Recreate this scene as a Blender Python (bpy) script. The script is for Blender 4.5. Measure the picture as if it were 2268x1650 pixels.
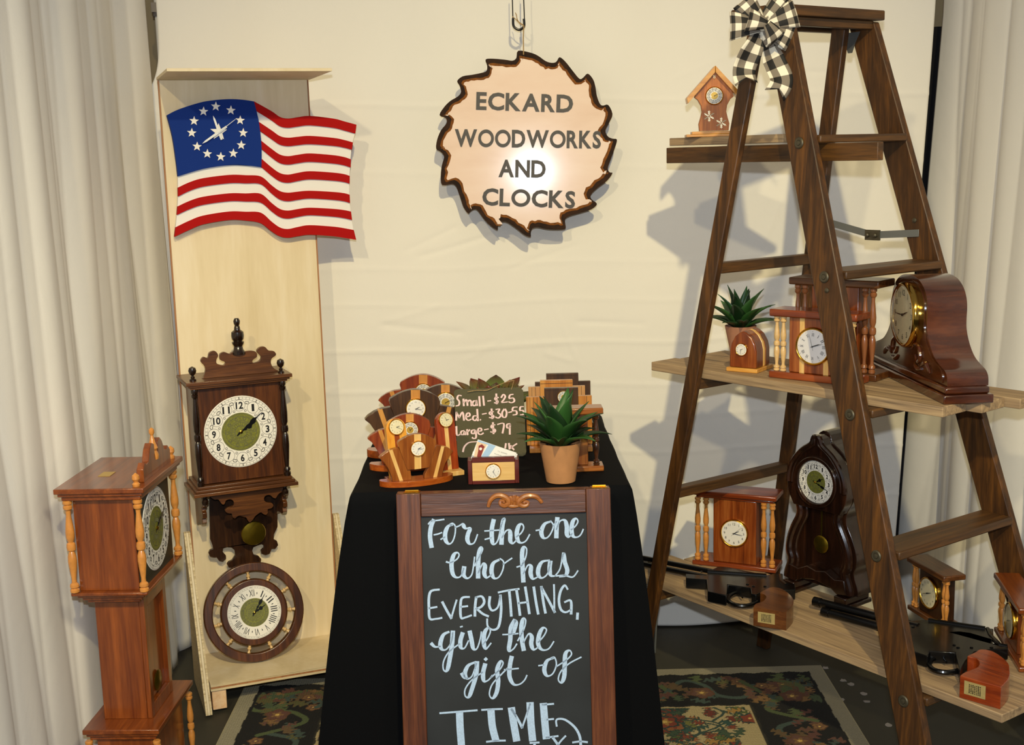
import bpy, bmesh, math, random
from math import sin, cos, pi, radians, sqrt, hypot, atan2
from mathutils import Vector as V3, Matrix
from mathutils.geometry import tessellate_polygon
random.seed(7)
for o in list(bpy.data.objects): bpy.data.objects.remove(o)
SC = bpy.context.scene; COL = SC.collection
# ---------------------------------------------------------------- camera
FPX, PITCH, ROLL, HC = 2775.6, 0.1720, -0.0261, 1.515
fw = V3((0, cos(PITCH), -sin(PITCH))); r0 = V3((1, 0, 0)); u0 = r0.cross(fw)
CR = r0*cos(ROLL)+u0*sin(ROLL); CU = u0*cos(ROLL)-r0*sin(ROLL); CO = V3((0, 0, HC))
cd = bpy.data.cameras.new('camera'); cam = bpy.data.objects.new('camera', cd); COL.objects.link(cam)
cd.sensor_width = 36; cd.lens = 36*FPX/2268; cd.clip_start = .05; cd.clip_end = 100
m = Matrix((CR, CU, -fw)).transposed().to_4x4(); m.translation = CO; cam.matrix_world = m
SC.camera = cam
# ---------------------------------------------------------------- light and exposure
SC.view_settings.view_transform = 'Standard'; SC.view_settings.look = 'None'
SC.view_settings.exposure = 0.68; SC.view_settings.gamma = 1.0
SC.view_settings.use_curve_mapping = False
W = bpy.data.worlds.new('hall'); SC.world = W; W.use_nodes = True
W.node_tree.nodes['Background'].inputs[0].default_value = (.95, .93, .95, 1)
W.node_tree.nodes['Background'].inputs[1].default_value = .10
def lamp(name, kind, loc, target, energy, color, size=.1, spot=None):
    l = bpy.data.lights.new(name, kind); l.energy = energy; l.color = color
    if kind == 'AREA': l.size = size; l.shape = 'DISK'
    else: l.shadow_soft_size = size
    if spot: l.spot_size = spot[0]; l.spot_blend = spot[1]
    o = bpy.data.objects.new(name, l); COL.objects.link(o); o.location = loc
    o.rotation_euler = (V3(target)-V3(loc)).to_track_quat('-Z', 'Y').to_euler(); return o
lamp('camera_flash', 'SPOT', (.0, -.02, 1.665), (0, 3.5, 1.1), 88, (.78, .88, 1), .02, (radians(110), .5))
lamp('hall_or_fill_spot', 'SPOT', (.52, -1.5, 4.0), (.2, 3.8, .62), 440, (1, .85, .46), .06, (radians(40), 1))
lamp('hall_or_fill_spot', 'SPOT', (-1.05, -1.2, 3.5), (-.75, 3.3, .8), 125, (1, .84, .5), .07, (radians(70), .8))
lamp('hall_or_fill_spot', 'SPOT', (1.1, -1.0, 3.3), (-1.25, 2.15, 1.05), 190, (1, .88, .6), .25, (radians(38), 1))  # fill spot added to brighten the left drape, no known lamp there
# ---------------------------------------------------------------- picking real planes
def ray(px, py): return fw+CR*((px-1134)/FPX)-CU*((py-825)/FPX)
def zp(px, py, z): d = ray(px, py); return CO+d*((z-HC)/d.z)
def yp(px, py, y): d = ray(px, py); return CO+d*(y/d.y)
class Frame:
    """local frame of a thing: x right, y back, z up; yaw about z, then tilt (top leans back) about x"""
    def __init__(s, o, yaw, tilt=0):
        s.o = V3(o); s.R = Matrix.Rotation(yaw, 3, 'Z')@Matrix.Rotation(-tilt, 3, 'X'); s.yaw = yaw; s.tilt = tilt
        s.X, s.Y, s.Z = s.R.col[0], s.R.col[1], s.R.col[2]
    def front(s, px, py, y=0):
        d = ray(px, py); p0 = s.o+s.Y*y; q = CO+d*((p0-CO).dot(s.Y)/d.dot(s.Y))-s.o
        return (q.dot(s.X), q.dot(s.Z))
    def flat(s, px, py, z=0):
        d = ray(px, py); p0 = s.o+s.Z*z; q = CO+d*((p0-CO).dot(s.Z)/d.dot(s.Z))-s.o
        return (q.dot(s.X), q.dot(s.Y))
    def side(s, px, py, x=0):
        d = ray(px, py); p0 = s.o+s.X*x; q = CO+d*((p0-CO).dot(s.X)/d.dot(s.X))-s.o
        return (q.dot(s.Y), q.dot(s.Z))
def zoom(pts, ox, oy, k): return [(ox+a/k, oy+b/k) for a, b in pts]
def spline(pts, n=5, closed=False):
    P = [V3(p) if len(p) == 3 else V3((p[0], p[1], 0)) for p in pts]; N = len(P); out = []
    for i in range(N if closed else N-1):
        a = P[(i-1) % N] if closed or i > 0 else P[0]; b = P[i]; c = P[(i+1) % N]
        d = P[(i+2) % N] if closed or i+2 < N else P[-1]
        for j in range(n):
            t = j/n; out.append(.5*((2*b)+(c-a)*t+(2*a-5*b+4*c-d)*t*t+(3*b-a-3*c+d)*t**3))
    if not closed: out.append(P[-1])
    return [tuple(p) if len(pts[0]) == 3 else (p.x, p.y) for p in out]
# ---------------------------------------------------------------- materials
MATS = {}
def newmat(name):
    m = bpy.data.materials.new(name); m.use_nodes = True; nt = m.node_tree
    return m, nt, nt.nodes['Principled BSDF'], nt.nodes.new, nt.links.new
def rgb(h):
    c = [int(h[i:i+2], 16)/255 for i in (0, 2, 4)]
    return tuple(x/12.92 if x <= .04045 else ((x+.055)/1.055)**2.4 for x in c)+(1,)
def plain(name, h, rough=.5, metal=0, coat=0, noise=0, sc=60, bump=0, spec=.5):
    if name in MATS: return MATS[name]
    m, nt, B, N, L = newmat(name); c = rgb(h)
    B.inputs['Base Color'].default_value = c; B.inputs['Roughness'].default_value = rough
    B.inputs['Metallic'].default_value = metal; B.inputs['Coat Weight'].default_value = coat
    B.inputs['Coat Roughness'].default_value = .12; B.inputs['Specular IOR Level'].default_value = spec
    if noise or bump:
        tc = N('ShaderNodeTexCoord'); no = N('ShaderNodeTexNoise'); no.inputs['Scale'].default_value = sc; no.inputs['Detail'].default_value = 4
        L(tc.outputs['Object'], no.inputs['Vector'])
        if noise:
            r = N('ShaderNodeValToRGB'); L(no.outputs['Fac'], r.inputs[0]); r.color_ramp.elements[0].position = .3; r.color_ramp.elements[1].position = .7
            r.color_ramp.elements[0].color = tuple(x*(1-noise) for x in c[:3])+(1,); r.color_ramp.elements[1].color = tuple(min(1, x*(1+noise)) for x in c[:3])+(1,)
            L(r.outputs[0], B.inputs['Base Color'])
        if bump:
            b = N('ShaderNodeBump'); b.inputs['Strength'].default_value = 1; b.inputs['Distance'].default_value = bump
            L(no.outputs['Fac'], b.inputs['Height']); L(b.outputs[0], B.inputs['Normal'])
    MATS[name] = m; return m
def wood(name, dark, mid, light, axis='z', sc=1.0, rough=.45, coat=0.0, bump=.0003, stretch=14, contrast=.22, knots=0):
    if name in MATS: return MATS[name]
    m, nt, B, N, L = newmat(name)
    tc = N('ShaderNodeTexCoord'); mp = N('ShaderNodeMapping'); oi = N('ShaderNodeObjectInfo')
    s = [60*sc]*3; s['xyz'.index(axis)] = 60*sc/stretch; mp.inputs['Scale'].default_value = s
    cmb = N('ShaderNodeVectorMath'); cmb.operation = 'SCALE'; cmb.inputs[0].default_value = (5.3, 3.1, 7.7)
    L(oi.outputs['Random'], cmb.inputs['Scale'])
    L(tc.outputs['Object'], mp.inputs['Vector']); L(cmb.outputs[0], mp.inputs['Location'])
    n1 = N('ShaderNodeTexNoise'); n1.inputs['Scale'].default_value = 1; n1.inputs['Detail'].default_value = 5; n1.inputs['Distortion'].default_value = .6
    n2 = N('ShaderNodeTexNoise'); n2.inputs['Scale'].default_value = 5; n2.inputs['Detail'].default_value = 3
    L(mp.outputs[0], n1.inputs['Vector']); L(mp.outputs[0], n2.inputs['Vector'])
    mx = N('ShaderNodeMath'); mx.operation = 'MULTIPLY_ADD'; mx.inputs[1].default_value = .3; L(n2.outputs['Fac'], mx.inputs[0]); 
    m2 = N('ShaderNodeMath'); m2.operation = 'MULTIPLY'; m2.inputs[1].default_value = .75; L(n1.outputs['Fac'], m2.inputs[0]); L(m2.outputs[0], mx.inputs[2])
    r = N('ShaderNodeValToRGB'); e = r.color_ramp.elements; e[0].position = .52-contrast; e[1].position = .52+contrast
    e[0].color = rgb(dark); e[1].color = rgb(light); k = e.new(.52); k.color = rgb(mid)
    L(mx.outputs[0], r.inputs[0]); L(r.outputs[0], B.inputs['Base Color'])
    B.inputs['Roughness'].default_value = rough; B.inputs['Coat Weight'].default_value = coat; B.inputs['Coat Roughness'].default_value = .13
    b = N('ShaderNodeBump'); b.inputs['Distance'].default_value = bump; L(mx.outputs[0], b.inputs['Height']); L(b.outputs[0], B.inputs['Normal'])
    MATS[name] = m; return m
def glassy():
    if 'clear_glass' in MATS: return MATS['clear_glass']
    m, nt, B, N, L = newmat('clear_glass'); nt.nodes.remove(B)
    t = N('ShaderNodeBsdfTransparent'); g = N('ShaderNodeBsdfGlossy'); g.inputs['Roughness'].default_value = .03
    lw = N('ShaderNodeLayerWeight'); lw.inputs[0].default_value = .5; pw = N('ShaderNodeMath'); pw.operation = 'POWER'; pw.inputs[1].default_value = 5; L(lw.outputs['Facing'], pw.inputs[0]); f = N('ShaderNodeMath'); f.operation = 'MULTIPLY_ADD'; f.inputs[1].default_value = .9; f.inputs[2].default_value = .03; L(pw.outputs[0], f.inputs[0]); mx = N('ShaderNodeMixShader')
    L(f.outputs[0], mx.inputs[0]); L(t.outputs[0], mx.inputs[1]); L(g.outputs[0], mx.inputs[2]); L(mx.outputs[0], nt.nodes['Material Output'].inputs[0])
    MATS['clear_glass'] = m; return m
def attrmat(name, rough=.6, coat=0, bump=0, sc=300):
    if name in MATS: return MATS[name]
    m, nt, B, N, L = newmat(name); a = N('ShaderNodeAttribute'); a.attribute_name = 'col'
    L(a.outputs['Color'], B.inputs['Base Color']); B.inputs['Roughness'].default_value = rough; B.inputs['Coat Weight'].default_value = coat
    if bump:
        tc = N('ShaderNodeTexCoord'); no = N('ShaderNodeTexNoise'); no.inputs['Scale'].default_value = sc; L(tc.outputs['Object'], no.inputs['Vector'])
        b = N('ShaderNodeBump'); b.inputs['Distance'].default_value = bump; L(no.outputs['Fac'], b.inputs['Height']); L(b.outputs[0], B.inputs['Normal'])
    MATS[name] = m; return m
BRASS = plain('polished_brass', 'd9a63a', .18, 1)
BRASSD = plain('aged_brass', '8c7420', .28, .9)
WHITE = plain('dial_white', 'f2ece0', .45)
CREAM = plain('dial_cream', 'e8dcb4', .4)
BLACK = plain('black_ink', '0d0b0a', .5)
BLKM = plain('black_metal', '0c0c0c', .3, .0, .3)
OLIVE = plain('dial_olive', '76762a', .5, noise=.25, sc=220)
GOLDD = plain('dial_gold', 'c9a445', .4, .3)
GREYI = plain('grey_ink', '5a564e', .6)
# ---------------------------------------------------------------- mesh building
class MB:
    def __init__(s, M=None): s.v = []; s.f = []; s.c = []; s.M = M; s.uv = None
    def add(s, vs, fs, col=None):
        n = len(s.v)
        for v in vs:
            v = V3(v); s.v.append(tuple(s.M@v) if s.M else tuple(v))
        s.f += [tuple(i+n for i in f) for f in fs]; s.c += [col]*len(vs); return s
    def box(s, x0, x1, y0, y1, z0, z1):
        return s.add([(x, y, z) for z in (z0, z1) for y in (y0, y1) for x in (x0, x1)],
                     [(0, 2, 3, 1), (4, 5, 7, 6), (0, 1, 5, 4), (2, 6, 7, 3), (0, 4, 6, 2), (1, 3, 7, 5)])
    def frus(s, r0, r1, z0, z1):
        (a, b, c, d), (e, f, g, h) = r0, r1
        return s.add([(a, c, z0), (b, c, z0), (a, d, z0), (b, d, z0), (e, g, z1), (f, g, z1), (e, h, z1), (f, h, z1)],
                     [(0, 2, 3, 1), (4, 5, 7, 6), (0, 1, 5, 4), (2, 6, 7, 3), (0, 4, 6, 2), (1, 3, 7, 5)])
    def poly(s, pts, a0, a1, plane='xz'):
        """polygon extruded a0..a1 along the missing axis"""
        n = len(pts); ar = sum(pts[i][0]*pts[(i+1) % n][1]-pts[(i+1) % n][0]*pts[i][1] for i in range(n))
        if ar < 0: pts = pts[::-1]
        mk = {'xz': lambda p, a: (p[0], a, p[1]), 'xy': lambda p, a: (p[0], p[1], a), 'yz': lambda p, a: (a, p[0], p[1])}[plane]
        tri = tessellate_polygon([[V3((p[0], p[1], 0)) for p in pts]])
        fs = [tuple(t) for t in tri]+[tuple(i+n for i in t[::-1]) for t in tri]
        fs += [(i, (i+1) % n, (i+1) % n+n, i+n) for i in range(n)]
        return s.add([mk(p, a0) for p in pts]+[mk(p, a1) for p in pts], fs)
    def flat(s, pts, a, plane='xz'):
        mk = {'xz': lambda p: (p[0], a, p[1]), 'xy': lambda p: (p[0], p[1], a)}[plane]
        return s.add([mk(p) for p in pts], [tuple(t) for t in tessellate_polygon([[V3((p[0], p[1], 0)) for p in pts]])])
    def ring(s, cx, cz, r0, r1, y0, y1, n=40):
        vs = []; fs = []
        for i in range(n):
            a = 2*pi*i/n
            for r, y in ((r0, y0), (r1, y0), (r1, y1), (r0, y1)): vs.append((cx+r*cos(a), y, cz+r*sin(a)))
        for i in range(n):
            j = (i+1) % n
            for k in range(4): fs.append((4*i+k, 4*j+k, 4*j+(k+1) % 4, 4*i+(k+1) % 4))
        return s.add(vs, fs)
    def lathe(s, prof, c=(0, 0, 0), n=14, axis='z', ang=None):
        """prof: (r, t) along axis; axis may be a vector"""
        ax = {'x': V3((1, 0, 0)), 'y': V3((0, 1, 0)), 'z': V3((0, 0, 1))}.get(axis, None) if isinstance(axis, str) else V3(axis).normalized()
        u = ax.orthogonal().normalized(); w = ax.cross(u); c = V3(c); vs = []; fs = []
        for r, t in prof:
            for i in range(n): a = 2*pi*i/n; vs.append(c+ax*t+(u*cos(a)+w*sin(a))*r)
        for k in range(len(prof)-1):
            for i in range(n): j = (i+1) % n; fs.append((k*n+i, k*n+j, (k+1)*n+j, (k+1)*n+i))
        fs.append(tuple(range(n))[::-1]); fs.append(tuple((len(prof)-1)*n+i for i in range(n)))
        return s.add(vs, fs)
    def tube(s, path, r, n=8, closed=False, sq=None):
        P = [V3(p) for p in path]; N = len(P); R = r if isinstance(r, (list, tuple)) else [r]*N; vs = []; fs = []; u = None
        for i in range(N):
            a = P[i-1] if i or closed else P[i]; b = P[(i+1) % N] if i+1 < N or closed else P[i]
            t = (b-a).normalized() if (b-a).length > 1e-9 else V3((0, 0, 1))
            u = t.orthogonal().normalized() if u is None else (u-t*u.dot(t)).normalized()
            w = t.cross(u)
            for k in range(n): a_ = 2*pi*k/n; vs.append(P[i]+(u*cos(a_)+w*sin(a_))*R[i])
        for i in range(N if closed else N-1):
            for k in range(n): j = (i+1) % N; fs.append((i*n+k, i*n+(k+1) % n, j*n+(k+1) % n, j*n+k))
        if not closed: fs += [tuple(range(n))[::-1], tuple((N-1)*n+k for k in range(n))]
        return s.add(vs, fs)
    def ball(s, c, r, n=12, sq=(1, 1, 1)):
        return s.add(*sphere(c, r, n, sq))
    def ribbon(s, path, widths, y, th=.0006):
        """flat pen stroke in the xz plane at depth y"""
        P = [V3((p[0], p[1])) for p in path]; N = len(P); vs = []; fs = []
        for i in range(N):
            d = (P[min(i+1, N-1)]-P[max(i-1, 0)]); d = d.normalized() if d.length > 1e-9 else V3((1, 0)); q = V3((-d.y, d.x))*widths[i]*.5
            if i == 0: P[0] = P[0]-d*widths[0]*.3
            if i == N-1: P[i] = P[i]+d*widths[i]*.3
            a, b = P[i]+q, P[i]-q; vs += [(a.x, y, a.y), (b.x, y, b.y), (a.x, y-th, a.y), (b.x, y-th, b.y)]
        for i in range(N-1):
            k = 4*i; fs += [(k+2, k+3, k+7, k+6), (k, k+2, k+6, k+4), (k+1, k+5, k+7, k+3)]
        return s.add(vs, fs)
    def loft(s, a, b):
        n = len(a); return s.add(list(a)+list(b), [(i, (i+1) % n, (i+1) % n+n, i+n) for i in range(n)]+[tuple(range(n))[::-1], tuple(range(n, 2*n))])
    def grid(s, fn, nu, nv, close_u=False):
        vs = [fn(i/nu, j/nv) for j in range(nv+1) for i in range(nu+(0 if close_u else 1))]; w = nu+(0 if close_u else 1)
        return s.add(vs, [(j*w+i, j*w+(i+1) % w, (j+1)*w+(i+1) % w, (j+1)*w+i) for j in range(nv) for i in range(nu)])
def sphere(c, r, n=12, sq=(1, 1, 1)):
    vs = []; fs = []; h = n//2
    for j in range(h+1):
        for i in range(n): a = 2*pi*i/n; b = pi*j/h; vs.append((c[0]+r*sq[0]*sin(b)*cos(a), c[1]+r*sq[1]*sin(b)*sin(a), c[2]+r*sq[2]*cos(b)))
    for j in range(h):
        for i in range(n): k = (i+1) % n; fs.append((j*n+i, (j+1)*n+i, (j+1)*n+k, j*n+k))
    return vs, fs
def obj(name, mb, mat, parent=None, bevel=0, smooth=35, label=None, recalc=True, seg=2, solid=0):
    me = bpy.data.meshes.new(name); me.from_pydata(mb.v, [], mb.f); me.validate()
    if recalc:
        bm = bmesh.new(); bm.from_mesh(me); bmesh.ops.remove_doubles(bm, verts=bm.verts, dist=1e-6); bmesh.ops.recalc_face_normals(bm, faces=bm.faces); bm.to_mesh(me); bm.free()
    if mb.c and mb.c[0] is not None and not recalc:
        a = me.color_attributes.new('col', 'FLOAT_COLOR', 'POINT')
        for i, c in enumerate(mb.c): a.data[i].color = c
    me.materials.append(mat)
    if smooth:
        me.polygons.foreach_set('use_smooth', [True]*len(me.polygons)); me.set_sharp_from_angle(angle=radians(smooth))
    o = bpy.data.objects.new(name, me); COL.objects.link(o)
    if parent: o.parent = parent
    if solid: md = o.modifiers.new('thickness', 'SOLIDIFY'); md.thickness = solid; md.offset = 0
    if bevel:
        md = o.modifiers.new('soft_edges', 'BEVEL'); md.width = bevel; md.segments = seg; md.limit_method = 'ANGLE'; md.angle_limit = radians(40)
    if label: o['label'] = label
    return o
def tag(o, label=None, cat=None, group=None, kind=None):
    if label: o['label'] = label
    if cat: o['category'] = cat
    if group: o['group'] = group
    if kind: o['kind'] = kind
    return o
def thing(name, label, cat, loc, yaw=0, group=None, tilt=0):
    o = bpy.data.objects.new(name, None); COL.objects.link(o); o.empty_display_size = .05
    o.matrix_world = Matrix.Translation(V3(loc))@(Matrix.Rotation(yaw, 4, 'Z')@Matrix.Rotation(-tilt, 4, 'X'))
    return tag(o, label, cat, group)
def ft(name, label, cat, F, group=None): return thing(name, label, cat, F.o, F.yaw, group, F.tilt)
# text as flat mesh outlines
TXT = {}
def text_geo(s, extrude=0, bold=0):
    key = (s, extrude, bold)
    if key not in TXT and s == 'O' and bold:
        n = 40; t_ = .145; vs = []; fs = []
        for i in range(n):
            a = 2*pi*i/n
            for z in (0, extrude):
                for q in (0, 1): vs.append((.4*cos(a)*(1-q*t_/.4), .375*sin(a)*(1-q*t_/.375), z))
        for i in range(n):
            j = (i+1) % n; a, b = 4*i, 4*j; fs += [(a+2, b+2, b+3, a+3), (a, a+2, b+2, b)[::-1], (a+1, b+1, b+3, a+3)[::-1]]
        TXT[key] = (vs, fs, (-.4, .4, -.375, .375))
    if key not in TXT:
        c = bpy.data.curves.new('t', 'FONT'); c.body = s; c.size = 1; c.extrude = extrude; c.offset = bold; c.resolution_u = 3
        o = bpy.data.objects.new('t', c); me = bpy.data.meshes.new_from_object(o)
        vs = [tuple(v.co) for v in me.vertices]; fs = [tuple(p.vertices) for p in me.polygons]
        xs = [v[0] for v in vs]; ys = [v[1] for v in vs]
        TXT[key] = (vs, fs, (min(xs), max(xs), min(ys), max(ys)))
        bpy.data.objects.remove(o); bpy.data.curves.remove(c); bpy.data.meshes.remove(me)
    return TXT[key]
def text(mb, s, cx, cz, h, y, w=None, rot=0, extrude=0, bold=0, shear=0):
    vs, fs, (a, b, c, d) = text_geo(s, extrude, bold); k = h/(d-c); kx = (w/(b-a)) if w else k
    out = []
    for v in vs:
        X = (v[0]-(a+b)/2)*kx; Z = (v[1]-(c+d)/2)*k; X += shear*Z
        out.append((cx+X*cos(rot)-Z*sin(rot), y-v[2]*k, cz+X*sin(rot)+Z*cos(rot)))
    return mb.add(out, fs)
BAL = [(.0, .8), (.01, 1), (.035, 1), (.05, .7), (.065, 1), (.09, .95), (.11, .55), (.15, .5), (.25, .75), (.34, .95), (.4, .9), (.45, .55), (.465, .9), (.5, 1)]
BAL = BAL+[(1-t, r) for t, r in BAL[-2::-1]]
def baluster(mb, x, y, z0, z1, r, n=12, prof=BAL): return mb.lathe([(rr*r, z0+t*(z1-z0)) for t, rr in prof], (x, y, 0), n)
def arc(cx, cz, r, a0, a1, n=8): return [(cx+r*cos(radians(a0+(a1-a0)*i/n)), cz+r*sin(radians(a0+(a1-a0)*i/n))) for i in range(n+1)]
# ---------------------------------------------------------------- clock dials
gtext = text
def hand(mb, cx, cz, y, L, w, ang, tail=.18, spade=False):
    """ang in degrees clockwise from 12"""
    a = radians(90-ang); d = V3((cos(a), sin(a))); q = V3((-d.y, d.x)); C = V3((cx, cz))
    if spade:
        pr = [(-tail, .4), (0, .55), (.18, .35), (.3, .9), (.38, .35), (.48, 1.25), (.6, 1.5), (.68, .6), (.74, .25), (.85, .3), (1, .05)]
    else: pr = [(-tail, .5), (0, .6), (.3, 1), (.75, .6), (1, .15)]
    L1 = [C+d*(t*L)+q*(w*k) for t, k in pr]; R1 = [C+d*(t*L)-q*(w*k) for t, k in pr]
    return mb.poly([(p.x, p.y) for p in L1+R1[::-1]], y-.0006, y)
ROM = ['XII', 'I', 'II', 'III', 'IIII', 'V', 'VI', 'VII', 'VIII', 'IX', 'X', 'XI']
def dial(th, cx, cz, y, R, style='small', hour=70, minute=60, second=None, bezel=None, face=WHITE, glass=True, name='clock_insert', rot=0, depth=.006, thick=1.0, hcol=BLKM):
    """dial in the plane y of thing th, facing -y; the bezel or plate is the part, the rest are its sub-parts"""
    b = MB()
    if bezel:
        rb = R*.16*thick; pr = []
        for i in range(9): a = pi*i/8; pr.append((R*.86+rb*.5-rb*.62*cos(a)*.9, y-depth*.3-sin(a)*depth))
        vs = []; n = 40
        prof = [(R*.86, y), ]+[(R*.86+(R*.14)*(i/8), y-depth*(.35+.65*sin(pi*(i+1)/10))) for i in range(9)]+[(R*1.0, y)]
        for r, yy in prof: vs += [(cx+r*cos(2*pi*k/n), yy, cz+r*sin(2*pi*k/n)) for k in range(n)]
        fs = [(j*n+k, j*n+(k+1) % n, (j+1)*n+(k+1) % n, (j+1)*n+k) for j in range(len(prof)-1) for k in range(n)]
        b.add(vs, fs); p = obj(name, b, bezel, th); Rf = R*.88; yd = y-depth*.62; f = MB().lathe([(Rf, .0), (Rf, .001)], (cx, yd-.0006, cz), 40, 'y'); obj('dial_face', f, face, p); y = yd+.001
    else:
        Rf = R; f = MB().lathe([(R, 0), (R*.985, -.0012)], (cx, y, cz), 64, 'y'); p = obj('dial_plate', f, face, th)
    yo = y; y1 = y-.0018; y2 = y-.0024; ro = radians(rot)
    num = MB(); tick = MB(); fil = MB(); nums = []
    def text(mb, *a, **k):
        if mb is num and style not in ('small', 'fancy'): q_ = MB(); gtext(q_, *a, **k); nums.append(q_)
        else: gtext(mb, *a, **k)
    def at(k, r): a = pi/2-2*pi*k/12+ro; return cx+r*cos(a), cz+r*sin(a), a
    if style == 'ornate':
        obj('dial_centre', MB().lathe([(Rf*.53, 0), (Rf*.53, .0005)], (cx, y1, cz), 48, 'y'), OLIVE, p)
        for k in range(12):
            x, z, a = at(k, Rf*.735); text(num, str(k or 12), x, z, Rf*.2, y2, Rf*(.2 if k in (0, 10, 11) else .105 if k != 1 else .07), a-pi/2 if False else ro, bold=.028)
            tick.ring(x, z, Rf*.155, Rf*.163, y1-.0001, y1, 20)
            x2, z2, a2 = at(k+.5, Rf*.82)
            for dd in (-1, 1):
                fil.tube([(x2+Rf*.055*cos(t*.9)*cos(a2+pi/2)*dd+Rf*.05*sin(t)*cos(a2)*.8, y2, z2+Rf*.055*cos(t*.9)*sin(a2+pi/2)*dd+Rf*.05*sin(t)*sin(a2)*.8) for t in [i*.7 for i in range(9)]], Rf*.006, 4)
            x3, z3, _ = at(k+.5, Rf*.6)
            fil.tube([(x3+Rf*.03*cos(i*pi/3), y2, z3+Rf*.03*sin(i*pi/3)) for i in range(6)], Rf*.006, 4, True)
        tick.ring(cx, cz, Rf*.9, Rf*.905, y1-.0001, y1, 60); tick.ring(cx, cz, Rf*.965, Rf*.97, y1-.0001, y1, 60)
        for k in range(60):
            a = 2*pi*k/60; w_ = .012 if k % 5 == 0 else .004
            q = [(cx+r*cos(a+da), cz+r*sin(a+da)) for r, da in ((Rf*.905, -w_), (Rf*.965, -w_), (Rf*.965, w_), (Rf*.905, w_))]
            tick.flat(q, y2)
        for r in (.16, .26, .3, .42, .5):
            fil.ring(cx, cz, Rf*r, Rf*(r+.008), y2-.0001, y2, 36)
        for k in range(24):
            a = 2*pi*k/24; fil.tube([(cx+Rf*.17*cos(a), y2, cz+Rf*.17*sin(a)), (cx+Rf*.25*cos(a), y2, cz+Rf*.25*sin(a))], Rf*.004, 3)
        for k in range(10):
            a = 2*pi*k/10; fil.ring(cx+Rf*.37*cos(a), cz+Rf*.37*sin(a), Rf*.035, Rf*.045, y2-.0001, y2, 10)
    elif style == 'roman':
        obj('dial_centre', MB().lathe([(Rf*.53, 0), (Rf*.53, .0005)], (cx, y1, cz), 48, 'y'), OLIVE, p)
        for k in range(12):
            x, z, a = at(k, Rf*.73); text(num, ROM[k], x, z, Rf*.25, y2, Rf*(.04 if k == 1 else .06+.045*len(ROM[k])), a-pi/2, bold=.0)
            x2, z2, _ = at(k+.5, Rf*.72); num.lathe([(Rf*.02, 0), (Rf*.02, .0002)], (x2, y2, z2), 8, 'y')
            num.tube([(cx+(x2-cx)*r, y2, cz+(z2-cz)*r) for r in (.93, 1.05)], Rf*.008, 4)
            x3, z3, _ = at(k, Rf*.94); num.lathe([(Rf*.014, 0), (Rf*.014, .0002)], (x3, y2, z3), 6, 'y')
        tick.ring(cx, cz, Rf*.9, Rf*.905, y1-.0001, y1, 60); tick.ring(cx, cz, Rf*.955, Rf*.96, y1-.0001, y1, 60)
        for k in range(60):
            a = 2*pi*k/60; tick.tube([(cx+Rf*r*cos(a), y1, cz+Rf*r*sin(a)) for r in (.905, .955)], Rf*.003, 3)
        for r in (.24, .3, .4, .48): fil.ring(cx, cz, Rf*r, Rf*(r+.008), y2-.0001, y2, 36)
        for k in range(22):
            a = 2*pi*k/22; fil.tube([(cx+Rf*.1*cos(a), y2, cz+Rf*.1*sin(a)), (cx+Rf*.24*cos(a), y2, cz+Rf*.24*sin(a))], Rf*.004, 3)
            fil.ring(cx+Rf*.44*cos(a), cz+Rf*.44*sin(a), Rf*.03, Rf*.038, y2-.0001, y2, 8)
    elif style == 'romanplain':
        for k in range(12):
            x, z, a = at(k, Rf*.7); text(num, ROM[k], x, z, Rf*.2, y2, Rf*(.03 if k == 1 else .05+.035*len(ROM[k])), a-pi/2)
            x3, z3, _ = at(k, Rf*.9); num.lathe([(Rf*.018, 0), (Rf*.018, .0002)], (x3, y2, z3), 6, 'y')
    elif style == 'fancy':
        obj('dial_centre', MB().lathe([(Rf*.45, 0), (Rf*.45, .0004)], (cx, y1, cz), 32, 'y'), GOLDD, p)
        for k in range(12):
            x, z, a = at(k, Rf*.74); tick.ring(x, z, Rf*.14, Rf*.17, y1-.0001, y1, 10)
            text(num, str(k or 12), x, z, Rf*.17, y2)
            x, z, a = at(k+.5, Rf*.88); fil.ring(x, z, Rf*.03, Rf*.07, y2-.0001, y2, 8)
            x, z, a = at(k+.5, Rf*.6); fil.ring(x, z, Rf*.02, Rf*.05, y2-.0001, y2, 8)
    else:
        for k in range(12):
            x, z, a = at(k, Rf*.76); text(num, str(k or 12), x, z, Rf*(.19 if style == 'arabic' else .15), y2, rot=ro)
        if style == 'arabic': 
            for k in range(60):
                a = 2*pi*k/60; tick.tube([(cx+Rf*r*cos(a), y1, cz+Rf*r*sin(a)) for r in (.93, .96)], Rf*.004, 3)
    for q_ in nums: obj('numeral', q_, BLACK, p, smooth=0, recalc=False)
    if num.v: tag(obj('numeral_print', num, BLACK, p, smooth=0, recalc=False), kind='stuff')
    if tick.v: tag(obj('minute_track', tick, GREYI, p, smooth=0, recalc=False), kind='stuff')
    if fil.v: tag(obj('filigree', fil, GREYI, p, smooth=0, recalc=False), kind='stuff')
    sp = style in ('ornate', 'roman')
    y3 = y-.0035
    obj('hour_hand', hand(MB(), cx, cz, y3, Rf*(.5 if sp else .48), Rf*(.05 if sp else .028), hour, spade=sp), hcol, p)
    obj('minute_hand', hand(MB(), cx, cz, y3-.001, Rf*(.8 if sp else .7), Rf*(.04 if sp else .02), minute, spade=sp), hcol, p)
    if second is not None: obj('second_hand', hand(MB(), cx, cz, y3-.002, Rf*.8, Rf*.008, second, tail=.3), hcol, p)
    obj('hand_pin', MB().lathe([(Rf*.045, 0), (Rf*.045, -.0035), (Rf*.02, -.0045)], (cx, y3+.001, cz), 10, 'y'), BRASS if sp else hcol, p)
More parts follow.
